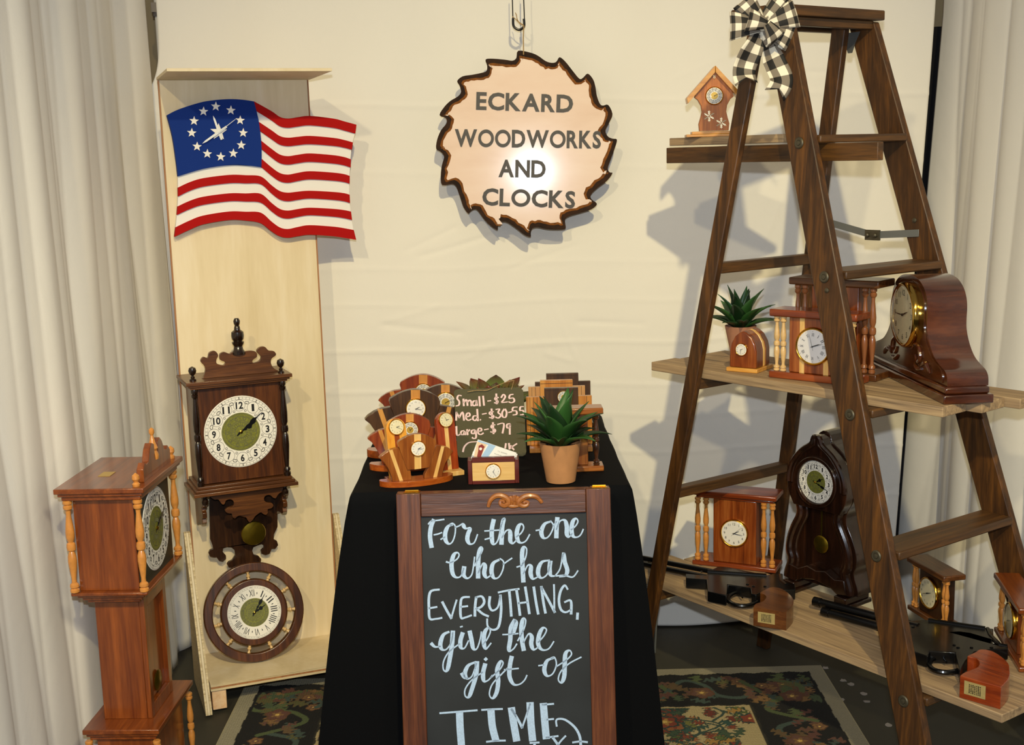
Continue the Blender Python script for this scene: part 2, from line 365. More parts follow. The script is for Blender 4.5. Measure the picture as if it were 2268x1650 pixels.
    if glass and bezel:
        obj('glass', MB().lathe([(Rf*.99, 0), (Rf*.85, -depth*.28), (Rf*.4, -depth*.42), (Rf*.02, -depth*.45)], (cx, y-.0068, cz), 32, 'y'), glassy(), p)
    return p
# ---------------------------------------------------------------- woods
LADW = wood('stained_ladder_wood', '281606', '482b0f', '714618', 'z', .9, .5, .05)
LADWX = wood('stained_ladder_wood_cross', '281606', '4c3012', '70481c', 'x', .9, .5, .05)
GREYP = wood('weathered_plank_wood', '6b5844', 'a48866', 'c4a67c', 'x', 1.3, .7, 0, .0008, 26)
PLY = wood('birch_plywood', 'd6c094', 'e5d1aa', 'f0e0c2', 'z', .25, .55, 0, .0001, 8, .3)
PLYE = wood('plywood_edge', 'a98e62', 'd6c094', 'efdcb4', 'x', 2.5, .7, 0, .0003, 30)
EDGEB = wood('veneer_edge', '8f5c34', 'a97346', 'b98352', 'z', 1, .6)
WAL = wood('walnut', '361c0b', '563012', '78481f', 'x', 1.1, .38, .25)
WALV = wood('walnut_upright', '30180a', '4e280f', '6e3e18', 'z', 1.0, .35, .3)
DWAL = wood('dark_walnut', '1e1007', '341d0d', '4c2e16', 'z', 1.3, .3, .35)
CHER = wood('cherry', '5a240a', '783a12', '964e1c', 'z', .8, .28, .5)
CHERX = wood('cherry_cross', '5a240a', '763810', '944c1a', 'x', .8, .28, .5)
CED = wood('cedar', '54200a', '823c12', 'a8602a', 'z', .7, .28, .5, contrast=.18)
CEDX = wood('cedar_cross', '541c0a', '7c3210', '9c4c1e', 'x', .7, .28, .5, contrast=.18)
MAP = wood('maple', 'cf9a4e', 'dfb066', 'ecc684', 'z', 1.1, .4, .2)
PINE = wood('golden_pine', 'cf8420', 'e0992f', 'efb54a', 'z', 1.4, .35, .4)
SPIN = plain('turned_maple', 'c8843c', .35, coat=.4, noise=.12, sc=90)
SPIL = plain('turned_birch', 'dcb57a', .4, coat=.3, noise=.1, sc=90)
SPID = plain('turned_walnut', '4a2a16', .3, coat=.5, noise=.25, sc=120)
EBON = plain('ebonised_wood', '20120a', .25, coat=.5, noise=.3, sc=120)
EAS = wood('scorched_pine', '30160c', '5a2e18', '7c4828', 'z', 1.5, .4, .25, .0006, 20, .25)
EASX = wood('scorched_pine_cross', '30160c', '55301e', '7a4c34', 'x', 1.5, .38, .3, .0006, 20, .25)
# ---------------------------------------------------------------- floor, rug, drapes
FLOOR = plain('polished_concrete', '38352b', .6, noise=.22, sc=2.2, bump=.0006)
tag(obj('floor', MB().box(-4, 4, -3, 6, -.05, 0), FLOOR, smooth=0), kind='structure')
fs = MB(); random.seed(3)
for px, py in ((1868, 1507), (1885, 1515), (1912, 1536), (1863, 1550), (1921, 1554), (1968, 1606), (1828, 1479)):
    p = zp(px, py, 0); n = 9; fs.poly([(p.x+random.uniform(.006, .012)*cos(2*pi*k/n), p.y+random.uniform(.006, .014)*sin(2*pi*k/n)) for k in range(n)], 0, .0008, 'xy')
tag(obj('trim_1', fs, plain('paint_fleck', '9c948c', .7), smooth=0), kind='structure')
def clothmat(name, h, rough=.85, weave=.0002, trans=0, crease=.003, sheen=.1):
    m, nt, B, N, L = newmat(name); B.inputs['Base Color'].default_value = rgb(h); B.inputs['Roughness'].default_value = rough
    B.inputs['Specular IOR Level'].default_value = .12; B.inputs['Sheen Weight'].default_value = sheen
    tc = N('ShaderNodeTexCoord'); n1 = N('ShaderNodeTexNoise'); n1.inputs['Scale'].default_value = 3.2; n1.inputs['Detail'].default_value = 6; n1.inputs['Roughness'].default_value = .55; n1.inputs['Distortion'].default_value = .8
    n2 = N('ShaderNodeTexNoise'); n2.inputs['Scale'].default_value = 600
    L(tc.outputs['Object'], n1.inputs['Vector']); L(tc.outputs['Object'], n2.inputs['Vector'])
    b1 = N('ShaderNodeBump'); b1.inputs['Distance'].default_value = crease; L(n1.outputs['Fac'], b1.inputs['Height'])
    b2 = N('ShaderNodeBump'); b2.inputs['Distance'].default_value = weave; L(n2.outputs['Fac'], b2.inputs['Height']); L(b1.outputs[0], b2.inputs['Normal']); L(b2.outputs[0], B.inputs['Normal'])
    return m
DRAPE = clothmat('drape_fabric', 'efe9de')
def nz(x, s):
    i = math.floor(x); f = x-i; f = f*f*(3-2*f); r = lambda k: math.sin((k+s*17.3)*127.1)*43758.5453 % 1
    return r(i)*(1-f)+r(i+1)*f
# back drape with fold creases
random.seed(11)
creases = []
for z0 in (.08, .42, .58, .70, .79, .92, 1.05, 1.18, 1.47, 1.66): creases.append((-1.1, z0+random.uniform(-.02, .02), 1.3, z0+random.uniform(-.02, .02), random.uniform(.0012, .0026), .006))
for _ in range(60):
    x = random.uniform(-1, 1.2); z = random.uniform(.1, 1.25 if _ % 3 else 1.9); a = random.choice((random.uniform(-.5, .5), random.uniform(.9, 2.2))); l = random.uniform(.08, .35)
    creases.append((x, z, x+l*cos(a), z+l*sin(a), random.uniform(-.002, .0028), random.uniform(.004, .009)))
def backy(x, z):
    y = 3.84+.008*(nz(x*3.1, 1)-.5)+.007*sin(x*7+z*.7+1)+.004*sin(x*19+2*sin(z*2))*(.4+z*.4)+.004*sin(z*5+x*1.5)
    for x0, z0, x1, z1, h, w in creases:
        dx, dz = x1-x0, z1-z0; L2 = dx*dx+dz*dz; t = ((x-x0)*dx+(z-z0)*dz)/L2
        if -.1 < t < 1.1:
            d = abs((x-x0)*dz-(z-z0)*dx)/sqrt(L2)
            if d < w*3: wob = .7+.7*nz(t*9*sqrt(L2)+x0*50, 3); y -= h*wob*math.exp(-(d/w)**2)*min(1, (t+.1)*8, (1.1-t)*8)
    return y
def bottom_lift(x): return .012+.006*sin(x*9)
bd = MB().grid(lambda u, v: ((x := -1.13+(.105/(1+math.exp(-(v*2.15-1.70)*25)))*(1-u)+2.41*u-(.085*max(0, u-.8)/.2*max(0, 1-v*1.1)), 0, 0) and (x, backy(x, v*2.15), bottom_lift(x)+v*2.15)), 400, 300)
tag(obj('back_drape', bd, DRAPE, smooth=180, recalc=False, solid=.002), 'smooth off white cloth drape hung straight across the back of the booth', 'curtain')
def pleats(s, z, seed, amp, flare):
    k = 1-z/2.2
    w = 0
    for i, (f, a) in enumerate(((6.3, 1), (11.7, .55), (23, .22), (3.1, .6))):
        w += a*(abs(sin(s*f+seed*(i+1)+.35*sin(z*1.3+i+seed)))**.8-.5)
    return amp*w*(1+flare*k)+.01*sin(s*40+z*2)*.25
def side_drape(name, p0, p1, inward, seed, label, amp=.03, flare=.5, z1=2.4, n=420, drift=0):
    p0, p1 = V3(p0), V3(p1); d = (p1-p0); L_ = d.length; d.normalize(); q = V3((-d.y, d.x))*inward
    def fn(u, v):
        z = .01+z1*v; s = u*L_; w = pleats(s, z, seed, amp, flare)+.06*(1-v)*(.3+.7*u); lat = .02*sin(s*9+seed)*(1-v)
        p = p0+d*(s+lat)+q*w; return (p.x-drift*max(0, 1-z/1.9)*(1-u)**2, p.y, z)
    return tag(obj(name, MB().grid(fn, n, 70), DRAPE, smooth=180, recalc=False, solid=.002), label, 'curtain')
side_drape('side_drape', (-1.072, 3.84), (-1.22, 1.2), 1, 2.1, 'pleated off white drape forming the left side of the booth, beside the grandfather clock', .022, .6)
side_drape('side_drape', (1.345, 3.90), (1.60, 1.6), -1, 5.4, 'pleated off white drape forming the right side of the booth, behind the ladder', .03, .4, drift=.075)
BD = plain('gap_backing_black', '0b080a', .9)  # black sheet added behind the drapes so the corner gap stays dark
tag(obj('dark_gap_backing', MB().grid(lambda u, v: (1.05+.5*u, 3.99+.012*sin(u*40), .01+1.86*v), 60, 4), BD, smooth=180, recalc=False, solid=.002), 'black sheet put in to darken the narrow gap at the right rear corner', 'curtain')
tag(obj('wall_back', MB().box(-3, 3, 4.15, 4.2, 0, 3.2), plain('hall_wall', 'a8926a', .8), smooth=0), kind='structure')
t = thing('drape_pole', 'white upright pipe standing in the left rear corner between the drapes', 'pole', (-1.03, 3.895, 0))
obj('upright', MB().lathe([(.014, .006), (.014, 2.3)]), plain('white_pipe', 'ddd8cc', .4), t)
obj('base_plate', MB().lathe([(.055, 0), (.055, .006)]), plain('steel', '8a8a88', .4, .8), t)
obj('clamp', MB().box(-.018, .03, -.02, .02, 1.962, 1.99).lathe([(.02, 1.95), (.02, 1.975)]), plain('grey_clamp', '77706a', .4, .6), t)
# rug, woven pattern as point colours on the pile surface
RX0, RX1, RY0, RY1 = -.80, .885, 2.60, 3.49
def rugcolors(nx, ny):
    c_black = rgb('100e0c'); c_cream = rgb('a8966c'); c_edge = rgb('8f8770'); cols = [[None]*(nx+1) for _ in range(ny+1)]
    pal = [rgb(h) for h in ('4c5634', '5f4a30', '3c4a42', '5f4034', '55522f', '7a5a36', '5c3a30', '434f36')]
    for j in range(ny+1):
        for i in range(nx+1):
            x = RX0+(RX1-RX0)*i/nx; y = RY0+(RY1-RY0)*j/ny; d = min(x-RX0, RX1-x, y-RY0, RY1-y)+.003*sin(x*90)*sin(y*77)
            cols[j][i] = c_edge if d < .042 else c_black if d < .25 else (rgb('2a261c') if d < .256 else c_cream)
    def stamp(x, y, fn, R, c, zone):
        i0, i1 = int((x-R-RX0)/(RX1-RX0)*nx), int((x+R-RX0)/(RX1-RX0)*nx)+1; j0, j1 = int((y-R-RY0)/(RY1-RY0)*ny), int((y+R-RY0)/(RY1-RY0)*ny)+1
        for j in range(max(0, j0), min(ny, j1)+1):
            for i in range(max(0, i0), min(nx, i1)+1):
                X = RX0+(RX1-RX0)*i/nx; Y = RY0+(RY1-RY0)*j/ny; d = min(X-RX0, RX1-X, Y-RY0, RY1-Y)
                if (zone == 0 and .052 < d < .24) or (zone == 1 and d > .262):
                    if fn(X-x, Y-y): cols[j][i] = c
    def leaf(x, y, a, L_, w, c, zone, oc=None):
        ca, sa = cos(a), sin(a)
        def f(dx, dy, g=0):
            u = (dx*ca+dy*sa)/(L_+g); v = (-dx*sa+dy*ca)
            return 0 < u < 1 and abs(v+.006*sin(u*20)) < w*sin(pi*u)**.8*(1+.25*sin(u*25))+g
        if oc: stamp(x, y, lambda a_, b_: f(a_, b_, .003), L_*1.2, oc, zone)
        stamp(x, y, f, L_*1.1, c, zone)
    def flower(x, y, r, c1, c2, zone):
        oc = rgb('1f3a35') if zone else rgb('5a3a24')
        stamp(x, y, lambda a, b: hypot(a, b) < r*(1.12+.14*cos(5*atan2(b, a)+x*40)), r*1.5, oc, zone)
        stamp(x, y, lambda a, b: hypot(a, b) < r*(.92+.14*cos(5*atan2(b, a)+x*40)), r*1.4, c1, zone)
        stamp(x, y, lambda a, b: hypot(a, b) < r*(.5+.15*cos(5*atan2(b, a))), r, c2, zone)
        stamp(x, y, lambda a, b: hypot(a, b) < r*.2, r, rgb('c9a65a'), zone)
    def vine(pts, w, c, zone):
        for x, y in spline(pts, 26): stamp(x, y, lambda a, b: hypot(a, b) < w, w*1.2, c, zone)
    random.seed(21)
    def border(run, n, along):
        for k in range(n):
            t = (k+.5)/n; s = run[0]+(run[1]-run[0])*t; mid = .148
            P = (lambda u, v: (s+u, RY1-mid+v)) if along == 'x' else ((lambda u, v: (RX1-mid+v, s+u)) if along == 'r' else (lambda u, v: (RX0+mid-v, s+u)))
            sgn = 1 if k % 2 else -1
            vine([P(-.13, -.05*sgn), P(-.06, .06*sgn), P(.0, .03*sgn), (P(.03, -.04*sgn)), P(.1, -.055*sgn), P(.14, .02*sgn)], .0085, pal[k % 2*2], 0)
            for q in range(17):
                a = random.uniform(0, 2*pi); x, y = P(random.uniform(-.12, .12), random.uniform(-.075, .075))
                leaf(x, y, a, random.uniform(.04, .075), random.uniform(.008, .016), random.choice(pal), 0, rgb('5f4a2a') if q % 3 == 0 else None)
            flower(*P(random.uniform(-.03, .03), -.02*sgn), .03, pal[3] if k % 2 else pal[6], pal[5], 0)
            flower(*P(.1, .05*sgn), .018, pal[5], pal[3], 0)
    border((RX0, RX1), 7, 'x'); border((RY0, RY1-.1), 3, 'r'); border((RY0, RY1-.1), 3, 'l')
    green = [rgb(h) for h in ('3f4f38', '55602f', '2f4a40', '6d6a35')]; red = [rgb(h) for h in ('7c3a26', '8f5a34', '6a2f22', 'a07a3c')]
    for k in range(130):
        x = random.uniform(RX0+.27, RX1-.27); y = random.uniform(2.6, RY1-.27)
        vine([(x, y), (x+random.uniform(-.06, .06), y+.05), (x+random.uniform(-.1, .1), y+.1)], .004, rgb('33443a'), 1)
        for q in range(5): a = random.uniform(0, 6.3); leaf(x+random.uniform(-.06, .06), y+random.uniform(-.06, .06), a, random.uniform(.03, .06), random.uniform(.007, .013), random.choice(green if q % 2 else red), 1, rgb('26382f'))
        if k % 2: flower(x, y, random.uniform(.016, .034), random.choice(red), random.choice(red), 1)
    return cols
nx, ny = 640, 340; rc = rugcolors(nx, ny); rb = MB()
rb.v = [(RX0+(RX1-RX0)*i/nx, RY0+(RY1-RY0)*j/ny, .0085+.0008*sin(i*1.9)*sin(j*2.3)) for j in range(ny+1) for i in range(nx+1)]
rb.f = [(j*(nx+1)+i, j*(nx+1)+i+1, (j+1)*(nx+1)+i+1, (j+1)*(nx+1)+i) for j in range(ny) for i in range(nx)]
rb.c = [rc[j][i] for j in range(ny+1) for i in range(nx+1)]
t = thing('rug', 'floral rug with black border and cream centre lying under the table', 'rug', (0, 0, 0))
obj('pile', rb, attrmat('rug_wool', .95, bump=.002, sc=500), t, recalc=False, smooth=0)
obj('bound_edge', MB().box(RX0-.004, RX1+.004, RY0-.004, RY1+.004, .0005, .0072), plain('rug_binding', '9c9274', .95, bump=.001, sc=400), t)
# ---------------------------------------------------------------- black tablecloth and table
TX, TY0, TYAW, TW, TL = -.0553, 2.8235, .014, .326, .845
TF = Frame((TX, TY0, 0), TYAW)
BCL = clothmat('black_cloth', '07080b', .85, .0002, crease=.002, sheen=0)
def cloth_ring(t):
    """outline of the draped cloth at drop fraction t (0 top edge, 1 hem)"""
    pts = []; n = 360; per = 2*(2*TW+TL)
    for i in range(n):
        s = per*i/n
        if s < 2*TW: p = (-TW+s, 0); nn = (0, -1)
        elif s < 2*TW+TL: p = (TW, s-2*TW); nn = (1, 0)
        elif s < 4*TW+TL: p = (TW-(s-2*TW-TL), TL); nn = (0, 1)
        else: p = (-TW, TL-(s-4*TW-TL)); nn = (-1, 0)
        cd_ = min(abs(p[0]-TW)+abs(p[1]), abs(p[0]+TW)+abs(p[1]), abs(p[0]-TW)+abs(p[1]-TL), abs(p[0]+TW)+abs(p[1]-TL)); corner = math.exp(-(cd_/.09)**2)
        back = 1 if nn[1] == 1 else 0; fr = 1 if nn[1] == -1 else 0
        off = t**.8*(.032+.035*corner)*(.15 if back or fr else 1)+(.012*t**.7*sin(s*26+1.3*sin(s*5))+.007*t*sin(s*61+2))*(.12 if back else .25 if fr else 1)
        vx = p[0]-0; vy = p[1]-TL/2; dx, dy = nn
        if corner > .05 and not back: cx = 1 if p[0] > 0 else -1; dx = dx+cx*corner*.7; 
        r = .012*(1-t)
        pts.append((p[0]+dx*off, p[1]+dy*off))
    return pts
cb = MB(); rows = [0, .004, .015, .04, .1, .2, .3, .4, .5, .6, .7, .8, .9, 1.0]; n = 360
for k, t_ in enumerate(rows):
    ring = cloth_ring(t_)
    sh = .006*(1-min(1, t_/.015))
    for x, y in ring:
        cx = x*(1-sh/TW); cy = TL/2+(y-TL/2)*(1-sh/TL*2); cb.v.append((cx, cy, .75-t_*.737-(0 if k else 0)))
    if k: cb.f += [((k-1)*n+i, (k-1)*n+(i+1) % n, k*n+(i+1) % n, k*n+i) for i in range(n)]
cb.f.append(tuple(range(n))[::-1])
tb = thing('display_table', 'square display table hidden under the black cloth', 'table', TF.o, TYAW)
obj('tabletop', MB().box(-TW+.012, TW-.012, .012, TL-.012, .715, .744), plain('laminate', '6b5a48', .5), tb)
for x in (-TW+.04, TW-.04):
    for y in (.06, TL-.06): obj('leg', MB().lathe([(.014, .0095), (.014, .715)], (x, y, 0), 10), plain('steel', '8a8a88', .4, .8), tb)
tc_ = tag(obj('tablecloth', cb, BCL, smooth=50), 'plain black cloth draped over the display table down to the rug', 'tablecloth')
tc_.matrix_world = Matrix.Translation(TF.o)@Matrix.Rotation(TYAW, 4, 'Z')
# ---------------------------------------------------------------- plywood display board
BYAW = .3555; BW = .4174; BH = 1.6579; BZ = .083
BF = Frame((-.7488, 3.5843, BZ), BYAW, .0129)
t = ft('display_board', 'tall pale plywood display stand leaning back with a ledge at its foot', 'display stand', BF)
obj('back_panel', MB().box(-BW/2+.004, BW/2-.004, 0, .011, -.03, BH), PLY, t)
for s in (-1, 1): obj('edge_strip', MB().box(*sorted((s*BW/2, s*(BW/2-.0035))), -.001, .012, -.03, BH), EDGEB, t, label='reddish brown edge strip')
obj('top_shelf', MB().box(-BW/2-.002, BW/2+.006, -.285, .012, BH+.001, BH+.009), PLY, t, .0008)
lg = obj('ledge', MB().box(-BW/2, BW/2, -.247, -.001, -.001, .0), PLY, t)
obj('ledge_ply', MB().box(-BW/2, BW/2, -.247, -.001, -.006, -.0015), PLYE, t, label='pale ply layer'); obj('ledge_ply', MB().box(-BW/2+.001, BW/2-.001, -.246, -.001, -.0115, -.0065), EDGEB, t, label='brown ply layer'); obj('ledge_ply', MB().box(-BW/2, BW/2, -.247, -.001, -.018, -.012), PLYE, t, label='pale ply layer')
zf = -BZ/cos(.0129)+.0035
for s in (-1, 1):
    x0 = s*BW/2+(-.02 if s < 0 else .002); x1 = x0+.018
    for k in range(3):
        a, b = x0+k*.0062, x0+k*.0062+.0056
        obj('side_brace_ply', MB().poly([(.012, zf+(.0065 if s > 0 else 0)), (-.262, zf+(.0065 if s > 0 else 0)), (-.262, zf+.012), (-.005, .375), (.012, .375)], a, b, 'yz'), PLYE if k != 1 else PLY, t)
obj('foot_block', MB().box(-BW/2+.003, -BW/2+.042, -.24, -.04, zf+.003, -.019), wood('pine_block', 'd9a878', 'e6bd90', 'f0cfa6', 'y', .8), t, .002)
# ---------------------------------------------------------------- waving flag clock
FF = Frame(BF.o+BF.Z*1.25-BF.Y*.002, BYAW, .0129)
Z1 = lambda pts: zoom(pts, 320, 120, 3.3)
t = ft('flag_wall_clock', 'waving stars and stripes flag clock hung on the plywood stand', 'clock', FF)
yf = -.030
def fp(pts, y=yf): return [FF.front(*p, y) for p in Z1(pts)]
st = {850: [352, 418, 492, 560, 628, 692, 763, 826, 893, 950, 1020, 1085, 1158, 1235], 1050: [470, 538, 610, 672, 745, 807, 880, 940, 1012, 1075, 1143, 1202, 1278, 1342],
      1210: [451, 520, 597, 658, 725, 787, 855, 915, 998, 1055, 1122, 1177, 1250, 1320], 1540: [515, 580, 645, 698, 768, 828, 890, 947, 1027, 1088, 1150, 1212, 1285, 1357],
      620: [328, 400, 470, 540, 610, 680, 750, 812, 882, 943, 1017, 1075, 1150, 1212], 235: [445, 510, 575, 640, 700, 770, 830, 893, 975, 1040, 1113, 1175, 1265, 1335]}
L_ = lambda a, b, f: [x+(y-x)*f for x, y in zip(a, b)]
st[430] = L_(st[235], st[620], .74); st[740] = L_(st[620], st[850], .2); st[930] = L_(st[850], st[1050], .55); st[990] = L_(st[850], st[1050], .9); st[1120] = L_(st[1050], st[1210], .5); st[1380] = L_(st[1210], st[1540], .3)
st[330] = L_(st[235], st[620], .42); st[1460] = L_(st[1210], st[1540], .62)
XS = sorted(st); XR = [1550, 1541, 1524, 1516, 1509, 1507, 1501, 1500, 1500, 1503, 1510, 1518, 1530, 1548]; XL = {7: 245, 8: 246, 9: 247, 10: 243, 11: 238, 12: 229, 13: 220}
def bound(k, right_only):
    xs = [x for x in XS if x >= 850] if right_only else XS[:]
    P = []
    for x in xs:
        X = x
        if x == 1540: X = XR[k]
        if x == 235: X = XL.get(k, 235)
        if x == 850 and right_only: X = 800+[0, 18, 30, 40, 47, 53, 55, 56][k]; y = st[850][k]-[8, 3, 2, 2, 1, 1, 0, 0][k]; P.append((X, y)); continue
        P.append((X, st[x][k]))
    return spline(P, 5)
RED = plain('flag_red', 'ac0d0a', .75, spec=.15); WHT = plain('flag_white', 'f1ece4', .7, spec=.2); BLU = plain('flag_blue', '10307c', .75, spec=.15)
for k in range(13):
    ro_ = k < 7; top = bound(k, ro_); bot = bound(k+1, ro_ if k < 6 else ro_)
    y0 = yf if k % 2 == 0 else yf+.006
    obj('red_stripe' if k % 2 == 0 else 'white_stripe', MB().poly([FF.front(*p, yf) for p in Z1(top+bot[::-1])], y0, -.008), RED if k % 2 == 0 else WHT, t, .0008)
can = spline([(165, 445), (250, 403), (400, 355), (500, 337), (620, 328), (720, 333), (800, 345)], 4)+spline([(800, 345), (832, 470), (852, 620), (857, 740), (854, 826)], 3)+spline([(854, 826), (740, 812), (620, 810), (430, 838), (245, 893)], 4)+spline([(245, 893), (232, 780), (205, 600), (165, 445)], 4)
obj('blue_canton', MB().poly([FF.front(*p, yf-.003) for p in Z1(can[:-1])], yf-.003, -.008), BLU, t, .0008)
def starpts(cx, cz, R, rot=0): return [(cx+(R if i % 2 == 0 else R*.42)*cos(pi/2+rot+i*pi/5), cz+(R if i % 2 == 0 else R*.42)*sin(pi/2+rot+i*pi/5)) for i in range(10)]
for px, py in ((522, 382), (632, 410), (700, 483), (722, 575), (708, 665), (650, 725), (558, 750), (460, 728), (385, 675), (346, 575), (363, 488), (432, 418)):
    x, z = FF.front(320+px/3.3, 120+py/3.3, yf-.008); obj('star', MB().poly(starpts(x, z, .0135, -.1), yf-.0075, yf-.0035), WHT, t, .0004)
cx, cz = FF.front(320+545/3.3, 120+568/3.3, yf-.012)
ms = obj('hand_star', MB().poly(starpts(cx, cz, .024, -.05), yf-.006, yf-.0035), WHT, t)
def bar(c, e, tail, w, y): 
    a = V3(c); b = V3(e); d = (b-a).normalized(); q = V3((-d.y, d.x))*w; s_ = a-d*tail
    return MB().poly([tuple(s_+q*.8), tuple(a+q), tuple(a+(b-a)*.8+q*.7), tuple(b), tuple(a+(b-a)*.8-q*.7), tuple(a-q), tuple(s_-q*.8)], y-.0015, y)
WM = plain('white_metal', 'dedbd2', .35, .2)
obj('hour_hand', bar((cx, cz), FF.front(320+498/3.3, 120+450/3.3, yf), .022, .0035, yf-.008), WM, t)
obj('minute_hand', bar((cx, cz), FF.front(320+418/3.3, 120+655/3.3, yf), .026, .0035, yf-.011), WM, t)
obj('second_hand', bar((cx, cz), FF.front(320+675/3.3, 120+465/3.3, yf), .0, .0009, yf-.0135), WM, t)
obj('hand_pin', MB().lathe([(.003, 0), (.003, -.01)], (cx, yf-.006, cz), 10, 'y'), WM, t)
# ---------------------------------------------------------------- schoolhouse wall clock
SF = Frame(BF.o+BF.X*(-.012)+BF.Z*.66-BF.Y*.02, radians(24))
SD = .14; Z2 = lambda a, b: (360+a/2.894, 690+b/2.894)
t = ft('regulator_wall_clock', 'walnut wall clock with scrolled crest, turned pillars and brass pendulum, hung above the wheel clock', 'clock', SF)
def sp(a, b, y): return SF.front(*Z2(a, b), y)
bl = sp(240, 1085, -SD+.012); tr = sp(795, 460, -SD+.012)
x0, x1, z0, z1 = bl[0]-.004, tr[0]-.01, (sp(240, 1120, -SD)[1]+sp(850, 1050, -SD)[1])/2, (sp(225, 495, -SD)[1]+sp(790, 445, -SD)[1])/2
wc = (x1-x0)/2; xm = (x0+x1)/2
obj('case', MB().box(x0+.004, x1-.004, -SD+.018, 0, z0, z1), WALV, t, .001)
obj('front_panel', MB().box(x0+.014, x1-.014, -SD+.012, -SD+.019, z0+.002, z1-.002), WALV, t, .0015)
co = MB()
for k, (e, h0, h1) in enumerate(((.008, 0, .006), (.014, .006, .012), (.02, .012, .022))): co.box(x0-e, x1+e, -SD-e, 0, z1+h0, z1+h1)
obj('cornice', co, WAL, t, .0015)
co = MB()
for k, (e, h0, h1) in enumerate(((.006, -.008, 0), (.013, -.016, -.008), (.02, -.026, -.016))): co.box(x0-e, x1+e, -SD-e, 0, z0+h0, z0+h1)
obj('lower_moulding', co, WAL, t, .0015)
SP2 = [(0, .9), (.02, 1), (.04, .95), (.05, .6), (.06, .95), (.08, .9), (.1, .55), (.2, .75), (.33, .98), (.43, .9), (.46, .55), (.47, .9), (.5, 1)]; SP2 += [(1-a, b) for a, b in SP2[-2::-1]]
for x in (x0+.004, x1-.004): obj('pillar', baluster(MB(), x, -SD+.004, z0, z1, .0098, 12, SP2), EBON, t)
FIN = [(.0, 0), (1, 0), (1, .12), (.75, .2), (.6, .3), (1.2, .5), (1.15, .75), (.6, .9), (.3, 1)]
for x in (x0+.004, x1-.004):
    obj('ball_finial', MB().lathe([(.009, 0), (.009, .004), (.005, .007), (.006, .011), (.003, .014), (.0085, .02), (.011, .028), (.0085, .036), (.001, .04)], (x, -SD+.012, z1+.022), 14), EBON, t)
cr = [(262, 425), (275, 380), (270, 350), (245, 320), (262, 292), (290, 298), (300, 265), (335, 253), (357, 280), (345, 310), (350, 335), (390, 345), (402, 325), (370, 310), (368, 275), (395, 260), (430, 272), (445, 262), (500, 262), (560, 252), (600, 260), (605, 290), (578, 312), (582, 330), (620, 318), (632, 290), (605, 258), (620, 232), (655, 226), (680, 250), (715, 255), (728, 278), (700, 302), (695, 330), (715, 365), (760, 385)]
cp = [sp(a, b, -SD+.03) for a, b in cr]; cp = spline(cp, 3); zb = z1+.0225
cp = [(x, max(z, zb)) for x, z in cp]; cp = [(cp[0][0]-.004, zb)]+cp+[(cp[-1][0], zb)]
obj('crest', MB().poly(cp, -SD+.03, -SD+.042), WAL, t, .0015)
fx, fz = sp(488, 272, -SD+.036); fh = sp(478, 75, -SD+.036)[1]-fz
obj('urn_finial', MB().lathe([(.0001, -.002), (.019, 0), (.019, .006), (.014, .012), (.012, .022), (.0165, .03), (.0175, .034), (.012, .037), (.0165, .042), (.018, .052), (.017, .062), (.009, .068), (.008, .076), (.006, .08), (.0085, .086), (.0095, .093), (.006, .1), (.0005, fh)], (fx, -SD+.036, fz), 16), EBON, t)
cx, cz = sp(503, 770, -SD+.009); rr = (sp(738, 770, -SD+.009)[0]-sp(268, 770, -SD+.009)[0])/2
dial(t, cx, cz, -SD+.0115, rr, 'ornate', 60, 51)
# lower apron, back plate, brackets, pendulum
zA = z0-.0265
def S7(pts, y): return [SF.front(400+a/7.56, 1060+b/7.56, y) for a, b in pts]
ap = S7([(490, 300), (560, 350), (630, 350), (670, 400), (700, 432), (735, 428), (760, 370), (810, 348), (860, 355), (895, 400), (885, 455), (840, 475), (790, 490), (745, 535), (790, 580), (860, 590), (870, 640), (910, 668), (945, 640), (985, 622), (1050, 640), (1100, 655), (1125, 700), (1160, 735), (1210, 690), (1250, 630), (1300, 590), (1345, 565), (1380, 590), (1430, 608), (1460, 570), (1460, 515), (1520, 495), (1555, 455), (1530, 412), (1470, 402), (1410, 380), (1400, 320), (1440, 280), (1500, 278), (1550, 320), (1595, 328), (1625, 280), (1670, 235), (1740, 215), (1760, 180)], -SD+.012)
ap = [(x, min(z, zA)) for x, z in spline(ap, 3)]; ap = [(ap[0][0], zA)]+ap+[(ap[-1][0], zA)]
obj('front_apron', MB().poly(ap, -SD+.012, -SD+.022), WAL, t, .0012)
bp_ = S7([(480, 250), (490, 1000), (530, 1110), (540, 1170), (490, 1190), (465, 1240), (490, 1300), (550, 1315), (600, 1310), (640, 1370), (700, 1385), (760, 1340), (755, 1280), (700, 1220), (710, 1160), (770, 1140), (850, 1145), (900, 1190), (910, 1280), (860, 1360), (800, 1390), (775, 1430), (800, 1480), (1000, 1500), (1340, 1400), (1345, 1340), (1300, 1290), (1220, 1270), (1195, 1200), (1215, 1140), (1290, 1110), (1350, 1090), (1390, 1110), (1385, 1160), (1340, 1200), (1350, 1250), (1420, 1275), (1490, 1250), (1520, 1170), (1580, 1170), (1630, 1110), (1610, 1040), (1555, 1010), (1560, 930), (1620, 800), (1620, 250)], -.012)
obj('back_plate', MB().poly([(x, min(z, zA)) for x, z in bp_], -.016, -.006), DWAL, t, .001)
